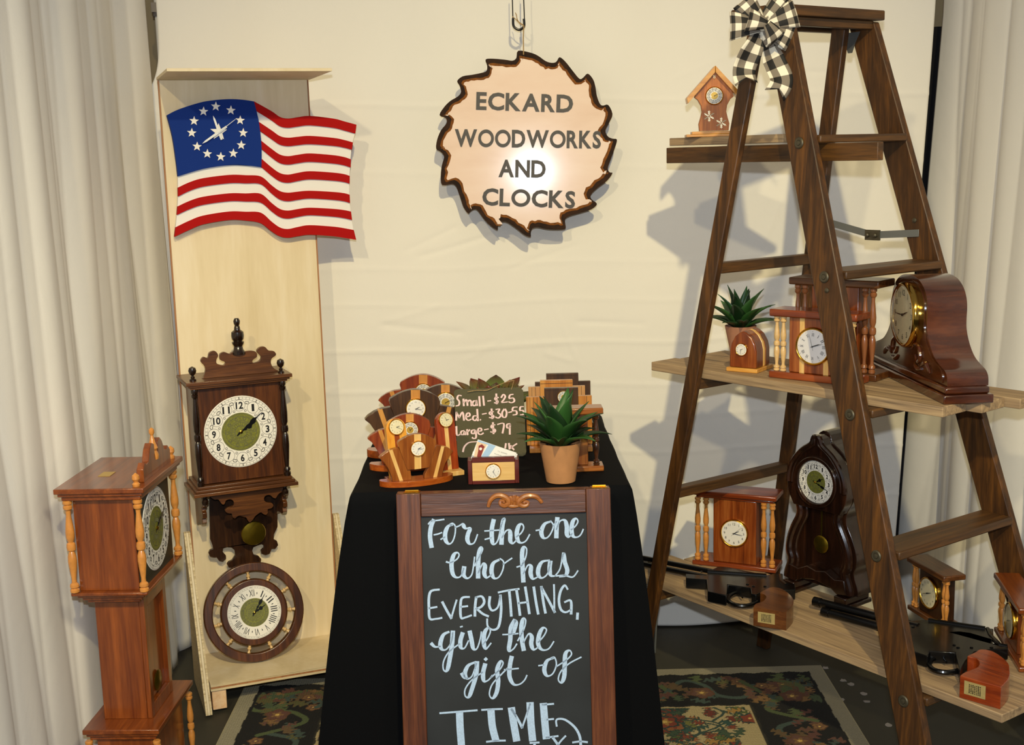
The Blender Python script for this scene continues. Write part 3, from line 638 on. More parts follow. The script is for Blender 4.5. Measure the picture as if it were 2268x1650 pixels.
for s, x in ((-1, x0+.012), (1, x1-.012)):
    pr = [(-.006, zA), (-SD+.02, zA), (-SD+.02, zA-.012), (-SD+.012, zA-.02), (-SD+.008, zA-.034), (-SD+.02, zA-.042), (-SD+.03, zA-.038), (-SD+.028, zA-.05), (-SD+.018, zA-.055), (-SD+.02, zA-.07), (-SD+.032, zA-.074), (-SD+.028, zA-.086), (-SD+.04, zA-.094), (-.04, zA-.1), (-.02, zA-.115), (-.006, zA-.115)]
    obj('side_bracket', MB().poly(pr, x-.006, x+.006, 'yz'), WAL, t, .0012)
    obj('drop_finial', MB().lathe([(.008, 0), (.009, -.006), (.005, -.01), (.0105, -.018), (.009, -.026), (.004, -.029), (.0015, -.034)], (x+s*-.001, -SD+.008, zA), 12), EBON, t)
px_, pz_ = SF.front(400+1222/7.56, 1060+915/7.56, -.06); pr_ = (SF.front(400+1435/7.56, 1170, -.06)[0]-SF.front(400+1018/7.56, 1170, -.06)[0])/2
pd = obj('pendulum', MB().lathe([(.001, .004), (pr_*.8, .003), (pr_, 0), (pr_*.95, -.003), (pr_*.6, -.006), (.001, -.008)], (px_, -.06, pz_), 36, 'y'), BRASSD, t)
obj('pendulum_rod', MB().box(px_-.003, px_+.003, -.0595, -.0575, pz_, zA+.005), BRASSD, pd)
# ---------------------------------------------------------------- ship wheel clock leaning on the board
wb = zp(566, 1467, BZ+.002); WR = .138
lean = .2
WF = Frame(V3((wb.x, wb.y, BZ+.003))+V3((0, 0, WR*cos(lean)))+V3((-sin(BYAW), cos(BYAW), 0))*WR*sin(lean), BYAW, lean)
cxw, czw = WF.front(563.5, 1354.5, 0); 
t = ft('wheel_clock', "round walnut ship's wheel clock with pale turned spokes leaning on the ledge", 'clock', WF)
Z4 = lambda a, b: (420+a/6.346, 1240+b/6.346)
Wd = lambda a, b: WF.front(*Z4(a, b), -.012)
cW, cZ = Wd(910, 735); R0 = (Wd(1615, 735)[0]-Wd(195, 735)[0])/2; Ri = R0*.825
obj('outer_rim', MB().ring(cW, cZ, Ri, R0, -.014, .008, 72), WALV, t, .003, seg=3)
R1 = R0*.672
obj('hub', MB().lathe([(R1, .006), (R1, -.010), (R1*.97, -.014), (R1*.8, -.014)], (cW, 0, cZ), 64, 'y'), WALV, t, .0015)
for k in range(11):
    a = radians(97-k*360/11-3); d = (cos(a), 0, sin(a)); c = (cW+cos(a)*R1*.985, -.004, cZ+sin(a)*R1*.985); L1 = Ri-R1*.985+.001
    obj('spoke', MB().lathe([(.0042, 0), (.0048, L1*.1), (.0035, L1*.25), (.0055, L1*.33), (.0058, L1*.5), (.003, L1*.62), (.003, L1*.72), (.0045, L1*.85), (.0052, L1)], c, 10, d), SPIL, t)
dial(t, cW, cZ, -.0145, R0*.54, 'roman', 61, 34, rot=3)
# ---------------------------------------------------------------- small grandfather clock, side on
GF = Frame((-.913, 2.70, 0), radians(90))     # local x -> world +y, local -y (front) -> world +x
# local: x 0..-? use width along world y (0..W), depth along world -x
GW, GD = .27, .17
GF = Frame((-.992+.0, 2.70+GW/2, 0), radians(88)); GF.o = V3((-.915, 2.70+GW/2, 0)); GF = Frame(GF.o, radians(88))
t = ft('grandfather_clock', 'small cherry grandfather clock with turned posts standing side on before the left drape', 'clock', GF)
hw, hd = GW/2, GD/2
def slab(mb, w, d, z0, z1, e): return mb.box(-w-e, w+e, -d-e, d+e, z0, z1)
def gside(px, py): # on the near side plane x=-hw -> (y,z)
    return GF.side(px, py, -hw)
zt = .812; zh = .565; zpn = .238
pl = MB(); slab(pl, hw-.02, hd-.02, 0, zpn-.03, 0); obj('plinth', pl, CHER, t, .001)
pl = MB(); slab(pl, hw, hd, 0, .02, .004); slab(pl, hw, hd, .02, .03, -.004); obj('foot_moulding', pl, CHERX, t, .002)
pl = MB(); slab(pl, hw, hd, zpn-.012, zpn, .004); slab(pl, hw, hd, zpn-.02, zpn-.012, -.002); slab(pl, hw, hd, zpn-.03, zpn-.02, -.008); obj('plinth_top', pl, CHERX, t, .002)
for x in (-hw+.006, hw-.006):
    for y in (-hd+.006, hd-.006): obj('plinth_post', baluster(MB(), x, y, .03, zpn-.03, .009, 12), SPIN, t)
tw, td = hw-.055, hd-.028
obj('trunk', MB().box(-tw, tw, -td+.012, td, zpn, zh-.03), CHER, t, .001)
tf = MB(); z0_, z1_ = zpn, zh-.03
tf.box(-tw, -tw+.022, -td, -td+.0118, z0_, z1_).box(tw-.022, tw, -td, -td+.0118, z0_, z1_).box(-tw+.022, tw-.022, -td, -td+.0118, z0_, z0_+.03).box(-tw+.022, tw-.022, -td, -td+.0118, z1_-.03, z1_)
obj('trunk_door_frame', tf, CHER, t, .0015)
pb_ = obj('pendulum_bob', MB().lathe([(.001, 0), (.024, -.002), (.026, -.005), (.02, -.008), (.001, -.009)], (0, -td+.012, z0_+.06), 20, 'y'), BRASSD, t)
pl = MB()
for k in range(4): slab(pl, hw, hd, zh-.03+k*.008, zh-.022+k*.008, -.024+k*.008+(.002 if k == 3 else 0))
obj('hood_moulding', pl, CHERX, t, .002)
obj('hood', MB().box(-hw+.014, hw-.014, -hd+.02, hd-.014, zh+.002, zt-.03), CHER, t, .001)
obj('dial_board', MB().box(-hw+.02, hw-.02, -hd+.014, -hd+.0205, zh+.002, zt-.03), plain('dial_green', '2a2b1d', .5), t)
for x in (-hw+.004, hw-.004):
    for y in (-hd+.006, hd-.006): obj('hood_post', baluster(MB(), x, y, zh+.002, zt-.03, .0105, 14), SPIN, t)
pl = MB(); slab(pl, hw, hd, zt-.03, zt-.02, .004); slab(pl, hw, hd, zt-.02, zt-.012, .010); slab(pl, hw, hd, zt-.012, zt, .016); obj('hood_top', pl, CHERX, t, .002)
dial(t, 0, zh+(zt-.03-zh)/2+.002, -hd+.0135, .098, 'ornate', 60, 62)
cre = [(-.1, 0), (-.1, .035), (-.085, .05), (-.075, .042), (-.06, .045), (-.045, .075), (-.03, .088), (-.012, .08), (-.012, .055), (-.006, .04), (.006, .04), (.012, .055), (.012, .08), (.03, .088), (.045, .075), (.06, .045), (.075, .042), (.085, .05), (.1, .035), (.1, 0)]
obj('swan_neck_crest', MB().poly([(a, zt+b*.85) for a, b in cre], -hd-.002, -hd+.014), CHER, t, .0015)
obj('crest_finial', MB().lathe([(.012, .03), (.013, .04), (.009, .05), (.012, .056), (.009, .064), (.005, .078), (.0035, .086), (.0065, .092), (.006, .1), (.001, .104)], (0, -hd+.006, zt), 14), SPIN, t)
for x in (-hw+.005, hw-.005): obj('corner_finial', MB().lathe([(.008, 0), (.009, .005), (.005, .009), (.009, .016), (.008, .024), (.001, .03)], (x, -hd+.006, zt), 12), SPIN, t)
obj('paper_tag', MB().box(-.04, .0, .012, .04, zt+.0003, zt+.001), plain('tag_gold', 'b89a5c', .6), t, label='small gold paper tag on the hood top')
# ---------------------------------------------------------------- hanging sign, hook, twine
NF = Frame((.06, 3.765, 1.55), -.02, .033)
Z7 = lambda pts: zoom(pts, 940, 0, 2.9457)
ol = [(612, 333), (690, 345), (740, 365), (790, 400), (830, 412), (860, 405), (882, 375), (920, 405), (960, 455), (1010, 515), (1035, 508), (1065, 482), (1100, 520), (1115, 570), (1125, 630), (1145, 680), (1165, 690), (1198, 686), (1226, 745), (1205, 800), (1180, 850), (1195, 890), (1225, 905), (1255, 912), (1240, 970), (1210, 1050), (1195, 1100), (1208, 1125), (1226, 1130), (1190, 1180), (1130, 1225), (1085, 1270), (1090, 1300), (1125, 1330), (1090, 1365), (1030, 1385), (960, 1405), (920, 1425), (918, 1455), (920, 1490), (880, 1498), (800, 1495), (740, 1482), (705, 1490), (694, 1515), (692, 1545), (650, 1530), (600, 1490), (540, 1450), (500, 1448), (480, 1470), (476, 1500), (430, 1470), (390, 1430), (350, 1375), (325, 1365), (300, 1380), (285, 1392), (255, 1350), (235, 1290), (210, 1220), (180, 1200), (118, 1208), (108, 1150), (115, 1080), (130, 1020), (105, 990), (78, 970), (85, 910), (110, 850), (145, 805), (140, 770), (100, 752), (130, 700), (170, 660), (220, 630), (240, 600), (230, 560), (215, 530), (250, 500), (310, 490), (370, 478), (405, 465), (410, 430), (400, 390), (450, 385), (530, 392), (575, 398), (600, 380)]
OL = spline(ol, 3, True); t = ft('saw_blade_sign', 'round toothed wooden name sign with bark edge hanging by twine', 'sign', NF)
def inset(P, d, seed=1):
    out = []; n = len(P); cx, cy = 665, 935
    for i in range(n):
        a, b = V3(P[i-2]), V3(P[(i+2) % n]); tn = (b-a).normalized(); q = V3((-tn.y, tn.x))
        c = V3((cx, cy))-V3(P[i]); 
        if q.dot(c) < 0: q = -q
        q = (q*.6+c.normalized()*.55); dd = d*(.85+.5*nz(i*.9, seed)+.25*nz(i*2.7, 5)); p = V3(P[i])+q*dd; out.append((p.x, p.y))
    return out
BARK = plain('burnt_bark_edge', '2c1706', .7, noise=.5, sc=45, bump=.0006, spec=.2)
BARK2 = plain('bark_inner_stain', '7a4612', .7, noise=.35, sc=90, spec=.2)
SLAB = wood('varnished_pale_slab', 'd6b090', 'e6c6ac', 'eed6c0', 'x', .12, .45, .28, .0004, 3, .35); 
P0 = [NF.front(*p, 0) for p in Z7(OL)]; P1 = [NF.front(*p, -.009) for p in Z7(inset(OL, 20))]; P2 = [NF.front(*p, -.009) for p in Z7(inset(inset(OL, 22), 10, 4))]
obj('bark_edge', MB().poly(P0, -.009, .009), BARK, t, .003, seg=3)
obj('bark_stain', MB().poly(P1, -.0098, -.0085), BARK2, t)
obj('varnished_face', MB().poly(P2, -.0108, -.0095), SLAB, t)
LET = plain('burnt_lettering', '3a3022', .5, noise=.3, sc=150)
def word(s, a, b, c, d, h, y=-.0112):
    """one letter per part between the pixel points a,b (left centre) and c,d (right centre)"""
    (x0, z0), (x1, z1) = NF.front(*Z7([(a, b)])[0], y), NF.front(*Z7([(c, d)])[0], y); wsum = sum(text_geo(ch)[2][1]-text_geo(ch)[2][0]+.05 for ch in s)-.05
    k = hypot(x1-x0, z1-z0)/wsum; u = 0; rot = atan2(z1-z0, x1-x0)
    for ch in s:
        w_ = text_geo(ch)[2][1]-text_geo(ch)[2][0]; f = (u+w_/2)/wsum; u += w_+.05
        obj('letter', text(MB(), ch, x0+(x1-x0)*f, z0+(z1-z0)*f, h, y, w_*k, rot, .02, .032), LET, t, smooth=0)
H_ = NF.front(1000, 200, 0)[1]-NF.front(1000, 239.5, 0)[1]
word('ECKARD', 338, 658, 970, 678, H_); word('WOODWORKS', 198, 900, 1152, 912, H_); word('AND', 484, 1098, 792, 1104, H_*1.0); word('CLOCKS', 378, 1283, 984, 1304, H_)
hk = Frame((.05, 3.74, 1.86), 0); tw_ = plain('jute_twine', 'a98a5c', .9, noise=.3, sc=300)
th_ = ft('wire_hook', 'black wire hook hanging from above the sign', 'hook', hk)
Z6 = lambda a, b: hk.front(940+a/4.93, b/4.93, 0)
pa = [Z6(x, y) for x, y in ((958, -160), (960, 0), (966, 210))]; obj('wire', MB().tube([(x, 0, z) for x, z in pa], .0017, 8), BLKM, th_)
pa = [Z6(x, y) for x, y in ((1084, -160), (1084, 0), (1092, 210))]; obj('wire', MB().tube([(x, 0, z) for x, z in pa], .0017, 8), BLKM, th_)
pa = spline([Z6(x, y) for x, y in ((968, 200), (970, 270), (990, 305), (1035, 325), (1075, 305), (1090, 275), (1086, 205))], 4); obj('coated_bend', MB().tube([(x, 0, z) for x, z in pa], .0038, 10), plain('black_vinyl', '080808', .25, coat=.5), th_)
th_ = ft('twine_loop', 'short jute twine tying the wooden sign to the black hook', 'twine', hk)
tm = MB()
for dx in (0, 4):
    pa = [Z6(x+dx, y) for x, y in ((1083, 280), (1080, 330), (1078, 430), (1080, 545), (1079, 600))]; tm.tube([(x, -.004-.003*dx/4, z) for x, z in pa], .0011, 6)
obj('strand', tm, tw_, th_)
for q in ([(1083, 280), (1040, 255), (1000, 215), (960, 180)], [(1083, 275), (1030, 240), (1010, 200), (1005, 165), (992, 140)]):
    obj('loose_end', MB().tube([(x, -.004, z) for x, z in spline([Z6(*p) for p in q], 3)], .0012, 6), tw_, th_)
# ---------------------------------------------------------------- chalkboard easel
etop = yp(1114.5, 1087.5, 2.735); ELEAN = .145; EL = (etop.z-.0125)/cos(ELEAN)
EF = Frame(V3((etop.x, etop.y-EL*sin(ELEAN), .0125)), .006, ELEAN)
t = ft('chalkboard_easel', 'wooden A-frame chalkboard easel with white hand lettering before the table', 'easel', EF)
xl = EF.front(877, 1092, 0)[0]; xr = EF.front(1352, 1083, 0)[0]; a0 = EF.front(932, 1143, 0); b0 = EF.front(1299, 1137, 0); SWl = a0[0]-xl; SWr = xr-b0[0]; zr = (a0[1]+b0[1])/2
obj('stile', MB().box(xl, a0[0], 0, .022, 0, EL), EAS, t, .002); obj('stile', MB().box(b0[0], xr, 0, .022, 0, EL), EAS, t, .002)
obj('top_rail', MB().box(a0[0]+.0005, b0[0]-.0005, .0005, .0215, zr, EL-.0005), EASX, t, .002)
obj('bottom_rail', MB().box(a0[0]+.0005, b0[0]-.0005, .0005, .0215, .06, .11), EASX, t, .002)
CHK = plain('chalkboard_slate', '1d2125', .65, noise=.35, sc=5)
obj('slate', MB().box(a0[0]-.004, b0[0]+.004, .009, .014, .10, zr+.004), CHK, t)
# rear frame, folded close behind, hinged at the top
for x0_, x1_ in ((xl, xl+.045), (xr-.045, xr)): obj('rear_leg', MB().box(x0_, x1_, .025, .043, .0+.012, EL+.0005), EAS, t, .0015)
obj('rear_rail', MB().box(xl+.0455, xr-.0455, .0255, .0425, EL-.05, EL), EASX, t, .0015)
for px in (912, 1327):
    x, _ = EF.front(px, 1087, .02)
    h = obj('hinge', MB().box(x-.018, x+.018, .008, .040, EL+.0007, EL+.0016), BRASS, t); obj('knuckle', MB().lathe([(.0026, -.015), (.0026, .015)], (x, .0235, EL+.0028), 8, 'x'), BRASS, h)
E8 = lambda pts: [EF.front(840+a/2.797, 1060+b/2.797, .0) for a, b in pts]
CARV = wood('carved_ornament', '7a4218', '9c5c28', 'b87436', 'x', 2, .4, .3)
O6 = lambda a, b: EF.front(860+a/4.3615, 1060+b/4.3615, 0)
cv = MB()
for q, w in (([(965, 275), (985, 215), (1030, 172), (1090, 165), (1150, 195), (1160, 240), (1120, 262), (1085, 245), (1085, 215), (1115, 215), (1118, 235)], .0085), ([(1485, 235), (1450, 190), (1400, 168), (1330, 172), (1275, 205), (1265, 240), (1300, 262), (1340, 255), (1350, 230), (1320, 222), (1310, 238)], .0085), ([(1175, 170), (1195, 215), (1190, 250)], .006), ([(1218, 160), (1220, 210), (1218, 262)], .008), ([(1255, 170), (1240, 215), (1245, 250)], .006), ([(1150, 262), (1215, 268), (1285, 262)], .006)):
    pa = [O6(*p) for p in spline(q, 4)]; n_ = len(pa); cv = MB().tube([(x, -.001, z) for x, z in pa], [w*.8*(.55+.45*sin(pi*min(1, (i+.5)/n_*1.3))) for i in range(n_)], 8)
    obj('carved_scroll', cv, CARV, t)
# lettering, traced pen strokes; down strokes are broad
PAINT = plain('chalk_paint', 'b2cbea', .6, noise=.12, sc=260)
LINES = {
 'letter_stroke': [
 [(335, 262), (320, 300), (313, 360), (322, 425)], [(303, 285), (322, 266), (360, 262), (400, 256)], [(338, 352), (362, 347), (386, 338)],
 [(452, 290), (425, 300), (408, 340), (410, 385), (430, 408), (452, 395), (468, 350), (470, 300), (455, 282), (440, 290)], [(380, 380), (405, 366)], [(470, 305), (490, 298), (515, 285), (524, 300), (535, 312), (562, 312), (550, 345), (545, 380), (560, 408), (588, 400), (608, 350)],
 [(708, 262), (697, 320), (700, 395), (715, 410), (735, 385), (748, 330)], [(653, 328), (700, 325), (750, 322)], [(655, 380), (695, 370)], [(748, 320), (765, 265), (772, 252), (762, 300), (757, 405)], [(760, 370), (785, 328), (806, 324), (812, 350), (812, 388), (828, 405), (850, 385)], [(850, 365), (880, 340), (895, 308), (885, 285), (865, 295), (852, 340), (860, 388), (882, 402), (910, 388), (932, 350)],
 [(972, 325), (1000, 320)], [(1060, 270), (1025, 285), (1005, 330), (1015, 368), (1040, 370), (1065, 340), (1080, 295), (1063, 266)], [(1080, 296), (1098, 270)], [(1104, 250), (1100, 300), (1098, 365)], [(1098, 320), (1120, 268), (1150, 262), (1163, 300), (1163, 345), (1175, 365), (1195, 345)], [(1190, 320), (1218, 296), (1232, 268), (1220, 250), (1200, 270), (1192, 320), (1202, 360), (1228, 366), (1250, 350), (1265, 318)],
 [(415, 520), (440, 524), (478, 505), (494, 478), (482, 462), (460, 478), (447, 530), (453, 590), (475, 616), (505, 608), (522, 560)], [(525, 555), (522, 600), (545, 622), (572, 600), (584, 540), (590, 490)], [(590, 545), (618, 490), (640, 442), (628, 432), (615, 480), (612, 550), (612, 615)], [(612, 590), (640, 532), (655, 545), (650, 590), (665, 618), (695, 600)], [(740, 508), (705, 530), (695, 580), (710, 620), (740, 615), (765, 570), (770, 520), (748, 500)], [(768, 535), (795, 515), (822, 497)],
 [(853, 552), (885, 542)], [(885, 540), (908, 490), (913, 440), (895, 428), (885, 470), (888, 550), (893, 640)], [(893, 595), (920, 542), (940, 548), (938, 590), (952, 625), (985, 612)], [(1055, 510), (1010, 520), (987, 560), (987, 602), (1010, 620), (1045, 590), (1062, 515)], [(1060, 520), (1056, 560), (1063, 603), (1092, 608)], [(1092, 605), (1122, 560), (1141, 465), (1150, 520), (1166, 570), (1155, 603), (1118, 612)], [(1090, 608), (1150, 604), (1200, 614), (1232, 575)],
 [(430, 955), (395, 975), (377, 1030), (387, 1063), (415, 1063), (445, 1020), (454, 960)], [(322, 1028), (345, 1048), (378, 1045)], [(455, 955), (450, 1030), (438, 1110), (420, 1192), (397, 1190), (397, 1140), (430, 1080), (495, 1030)], [(515, 965), (502, 1010), (505, 1052), (528, 1055), (552, 1010)], [(502, 924), (514, 921)], [(560, 955), (570, 1000), (582, 1058), (605, 1058), (625, 1000), (632, 955)], [(640, 1035), (668, 1000), (688, 952), (675, 930), (652, 960), (647, 1020), (660, 1060), (692, 1025)],
 [(838, 884), (815, 930), (812, 1000), (803, 1070), (830, 1062), (852, 1030)], [(838, 884), (848, 900), (830, 960)], [(765, 972), (810, 970), (860, 965)], [(858, 1010), (895, 940), (908, 885), (892, 874), (880, 930), (885, 1010), (895, 1065)], [(893, 1022), (925, 968), (945, 985), (942, 1030), (957, 1065), (985, 1050)], [(985, 1020), (1020, 980), (1037, 942), (1015, 930), (992, 970), (985, 1030), (1010, 1066), (1050, 1060), (1082, 1015)],
 [(590, 1145), (550, 1165), (530, 1212), (545, 1245), (575, 1228), (602, 1150)], [(513, 1215), (528, 1240), (548, 1243)], [(605, 1145), (600, 1220), (577, 1300), (555, 1358), (532, 1353), (532, 1310), (572, 1255), (640, 1205)], [(655, 1158), (643, 1210), (648, 1260), (675, 1255), (700, 1225)], [(657, 1122), (662, 1127)], [(690, 1240), (745, 1190), (767, 1150), (752, 1138), (730, 1190), (737, 1260), (727, 1330), (702, 1368), (682, 1342), (700, 1280), (760, 1215), (795, 1180)], [(820, 1112), (810, 1160), (807, 1230), (832, 1280), (870, 1280), (900, 1255), (915, 1225)], [(775, 1190), (830, 1185), (862, 1182)],
 [(988, 1165), (1020, 1160)], [(1080, 1118), (1040, 1135), (1023, 1190), (1040, 1228), (1075, 1215), (1098, 1160), (1088, 1115), (1068, 1118)], [(1098, 1170), (1160, 1130), (1192, 1095), (1180, 1070), (1155, 1090), (1150, 1160), (1147, 1230), (1130, 1270), (1110, 1250), (1127, 1200), (1180, 1150), (1252, 1112)]],
 'print_stroke': [
 [(370, 692), (322, 700), (307, 735), (306, 800), (312, 872), (350, 874), (386, 868)], [(308, 808), (355, 800)], [(390, 770), (416, 820), (445, 870)], [(445, 870), (462, 810), (478, 758)], [(557, 738), (512, 745), (502, 800), (506, 866), (530, 866), (570, 852)], [(504, 800), (546, 795)], [(600, 740), (593, 800), (592, 855)], [(598, 740), (635, 735), (650, 768), (632, 798), (600, 812)], [(605, 812), (640, 842), (675, 858)], [(685, 738), (681, 790), (700, 822), (735, 800), (750, 728)], [(750, 728), (755, 820), (740, 920), (705, 942), (672, 920), (668, 875)],
 [(738, 710), (800, 697), (866, 688)], [(805, 700), (812, 770), (818, 855)], [(850, 692), (862, 770), (872, 850)], [(905, 678), (918, 760), (930, 840)], [(862, 777), (917, 770)], [(958, 678), (970, 760), (985, 842)], [(1005, 675), (1016, 760), (1030, 836)], [(1005, 678), (1050, 760), (1088, 832)], [(1085, 832), (1085, 740), (1083, 662)], [(1168, 690), (1150, 666), (1125, 700), (1114, 760), (1126, 815), (1155, 833), (1188, 818)], [(1150, 770), (1188, 762), (1190, 842)], [(1230, 840), (1228, 874)],
 [(375, 1460), (480, 1452), (605, 1442)], [(635, 1440), (700, 1436), (762, 1434)], [(665, 1638), (720, 1632), (780, 1630)], [(1010, 1408), (1080, 1402)], [(1040, 1500), (1080, 1496)], [(1035, 1612), (1108, 1602)], [(1100, 1540), (1100, 1500), (1150, 1500), (1210, 1545), (1242, 1600), (1250, 1660)], [(1200, 1642), (1245, 1636), (1290, 1640)], [(820, 1435), (860, 1500), (885, 1550)], [(885, 1550), (910, 1480), (935, 1402)], [(1085, 1690), (1120, 1640), (1155, 1602)], [(1075, 1610), (1110, 1660), (1130, 1700)], [(935, 1645), (990, 1642)], [(962, 1650), (965, 1700)]],
 'broad_stroke': [[(497, 1468), (500, 1550), (508, 1655)], [(692, 1447), (700, 1540), (720, 1622)], [(1018, 1410), (1025, 1500), (1035, 1608)], [(820, 1437), (834, 1530), (850, 1622)], [(935, 1405), (940, 1520), (950, 1620)]]}
for kind, L in LINES.items():
    for q in L:
        s_ = spline(q, 5); P = E8(s_); n_ = len(P); wd = []
        for i in range(n_):
            a, b = V3(s_[max(i-1, 0)]), V3(s_[min(i+1, n_-1)]); d = (b-a).normalized(); dn = max(0, d.y)
            wd.append({'letter_stroke': .0033+.0068*dn**1.5, 'print_stroke': .0042+.0018*dn, 'broad_stroke': .0165}[kind])
        wd = [sum(wd[max(0, i-2):i+3])/len(wd[max(0, i-2):i+3]) for i in range(n_)]
        obj(kind, MB().ribbon(P, wd, .0088, .0004), PAINT, t, smooth=0)
# ---------------------------------------------------------------- fan clocks
TZ = .7502
def rot2(p, c, a): return (c[0]+(p[0]-c[0])*cos(a)-(p[1]-c[1])*sin(a), c[1]+(p[0]-c[0])*sin(a)+(p[1]-c[1])*cos(a))
f0 = zp(929, 1073, TZ); FY = radians(18)
FA = Frame(f0+V3((-sin(FY), cos(FY), 0))*.022, FY)
ZA = lambda pts, y=-.018: [FA.front(830+a/10.8, 960+b/10.8, y) for a, b in pts]
F_C = spline(ZA([(575, 200), (700, 118), (820, 60), (940, 25), (1020, 15), (1110, 20), (1220, 45), (1330, 90), (1425, 145)]), 2)+ZA([(1452, 230), (1440, 300), (1290, 800), (950, 845), (780, 857), (760, 800), (620, 420), (562, 250)])
F_CS = ZA([(938, 25), (1100, 19), (1106, 826), (948, 846)])
F_L = ZA([(135, 598), (190, 530), (300, 450), (440, 388), (590, 355), (640, 460), (870, 900), (892, 1110), (690, 1138), (450, 1160), (420, 1020), (340, 830), (230, 670)])
F_LS = ZA([(362, 420), (442, 390), (690, 1136), (608, 1146)])
F_R = ZA([(1450, 290), (1600, 308), (1750, 350), (1870, 430), (1790, 540), (1680, 720), (1625, 900), (1605, 1035), (1400, 1058), (1190, 1085), (1200, 970), (1290, 800), (1420, 400)])
F_RS = ZA([(1582, 308), (1655, 322), (1482, 1050), (1395, 1060)])
F_D = ZA([(1025, 352)])[0]; zb_ = min(z for _, z in F_L+F_R)
F_L = [(x, max(z, zb_)) for x, z in F_L]; F_R = [(x, z if z > zb_+.02 else max(zb_, z)) for x, z in F_R]
def clipped(P, k, a0, z0): return [(x*k, a0 if z*k < a0 else z*k) for x, z in P]
def fan_clock(px, py, y, label, woods, style, hm, yaw=FY, half=False, bez=BRASS, sec=None, k=None, Rk=1):
    P = yp(px, py, y); s = (P.z-TZ)/F_D[1]
    o = P-V3((cos(yaw), sin(yaw), 0))*F_D[0]*s-V3((-sin(yaw), cos(yaw), 0))*(-.024*s); o.z = TZ
    F = Frame(o, yaw); t = ft('fan_clock', label, 'clock', F, 'fan shaped shelf clocks on the black table'); wc_, ws_, wb_ = woods
    S = lambda L: [(x*s, z*s) for x, z in L]
    bt = .0135*s; x0 = min(p[0] for p in F_L)*s*.93; x1 = max(p[0] for p in F_R)*s*.98
    bp = [(x0, .012*s), (x0-.004*s, 0), (x0+.002, -.012*s)]+[(x0+(x1-x0)*q, (-.018-.022*sin(pi*q))*s) for q in (.1, .3, .5, .7, .9)]+[(x1-.002, -.012*s), (x1+.004*s, 0), (x1, .012*s)]
    obj('base', MB().poly(spline(bp, 3), .0, bt, 'xy'), wb_, t, .002)
    raise_ = bt+.0002-zb_*s
    W_ = lambda L: [(x*s, max(z*s, bt+.0003) if z < zb_+.012 else z*s) for x, z in L]
    obj('left_wing', MB().poly(W_(F_L), -.022*s, -.006*s), wc_, t, .0012); obj('right_wing', MB().poly(W_(F_R), -.022*s, -.006*s), wc_, t, .0012)
    obj('wing_inlay', MB().poly(W_(F_LS), -.0224*s, -.0056*s), ws_, t); obj('wing_inlay', MB().poly(W_(F_RS), -.0224*s, -.0056*s), ws_, t)
    obj('centre_blade', MB().poly(S(F_C), -.026*s, -.012*s), wc_, t, .0015); obj('centre_inlay', MB().poly(S(F_CS), -.0264*s, -.0116*s), ws_, t)
    dial(t, F_D[0]*s, F_D[1]*s, -.0265*s, .0185*s*Rk, style, hm[0], hm[1], sec, bezel=bez, depth=.006); return t
WS_ = MAP; fanA = wood('fan_cherry', '663010', '8a4a18', 'a8662a', 'z', 1.0, .3, .45); fanB = wood('fan_walnut', '2c1a0a', '43290f', '5c3c1c', 'z', 1.0, .35, .35)
fanC = wood('fan_redwood', '5c200c', '7e3210', '9c4a1c', 'z', .9, .3, .45); fanD = wood('fan_cherry_inlay', 'b9752e', 'c98a3e', 'd79c50', 'z', 1.1, .35, .4)
BAS = wood('fan_base_cherry', '7a3008', 'a04a14', 'bd6622', 'x', 1.0, .25, .6)
fan_clock(924.9, 992.4, f0.y-.003, 'frontmost fan shaped cherry shelf clock with pale inlay and plain white dial', (fanA, MAP, BAS), 'small', (62, 92), sec=210)
fan_clock(908, 951, 3.03, 'reddish fan clock half hidden behind the arched pine clock', (fanC, fanD, BAS), 'fancy', (45, 335), yaw=radians(8), Rk=1.0)
fan_clock(920.5, 904, 3.17, 'dark walnut fan clock with a cream dial, third up in the stack of fan clocks', (fanB, fanD, BAS), 'small', (65, 100), yaw=radians(10), Rk=1.0)
fan_clock(987, 890, 3.27, 'dark fan clock with ornate gold centred dial beside the price board', (fanB, fanD, BAS), 'fancy', (65, 65), yaw=radians(4), Rk=1.1)
fan_clock(938, 867, 3.42, 'rearmost fan clock in deep red wood, at the top of the fan clocks', (fanC, fanD, BAS), 'fancy', (0, 5), yaw=radians(0), Rk=.95)
# ---------------------------------------------------------------- arched tall clocks
def arch_slab(px, py, y, W, up, label, wd, ins, base, insw, hm, R, tilt=.19, yaw=radians(24), style='small'):
    P = yp(px, py, y); hd_ = (P.z-TZ-.012)/cos(tilt); back = V3((-sin(yaw), cos(yaw), 0))
    o = P-back*sin(tilt)*hd_; o.z = TZ; F = Frame(o, yaw)
    t = ft('arched_slab_clock', label, 'clock', F, 'leaning arched clocks on the black table'); Fs = Matrix.Rotation(-tilt, 4, 'X'); Fs.translation = (0, 0, .012)
    H = hd_+up; r = W/2
    b = MB().box(-W*.62, W*.62, -.022, .035, 0, .0118); obj('base', b, base, t, .0015)
    sl = MB(Fs).poly([(-r, 0), (r, 0)]+arc(0, H-r, r, 0, 180, 14), 0, .016); obj('slab', sl, wd, t, .0015)
    obj('inlay', MB(Fs).poly([(-insw, 0.0002), (insw, 0.0002), (insw, H-.0008), (-insw, H-.0008)], -.0005, .0162), ins, t)
    e = thing_child = bpy.data.objects.new('dial_mount', None)
    bpy.data.objects.remove(e)
    n0 = len(bpy.data.objects); p = dial(t, 0, hd_, -.0008, R, style, hm[0], hm[1], bezel=BRASS, face=CREAM, depth=.006)
    p.matrix_local = Fs; return t
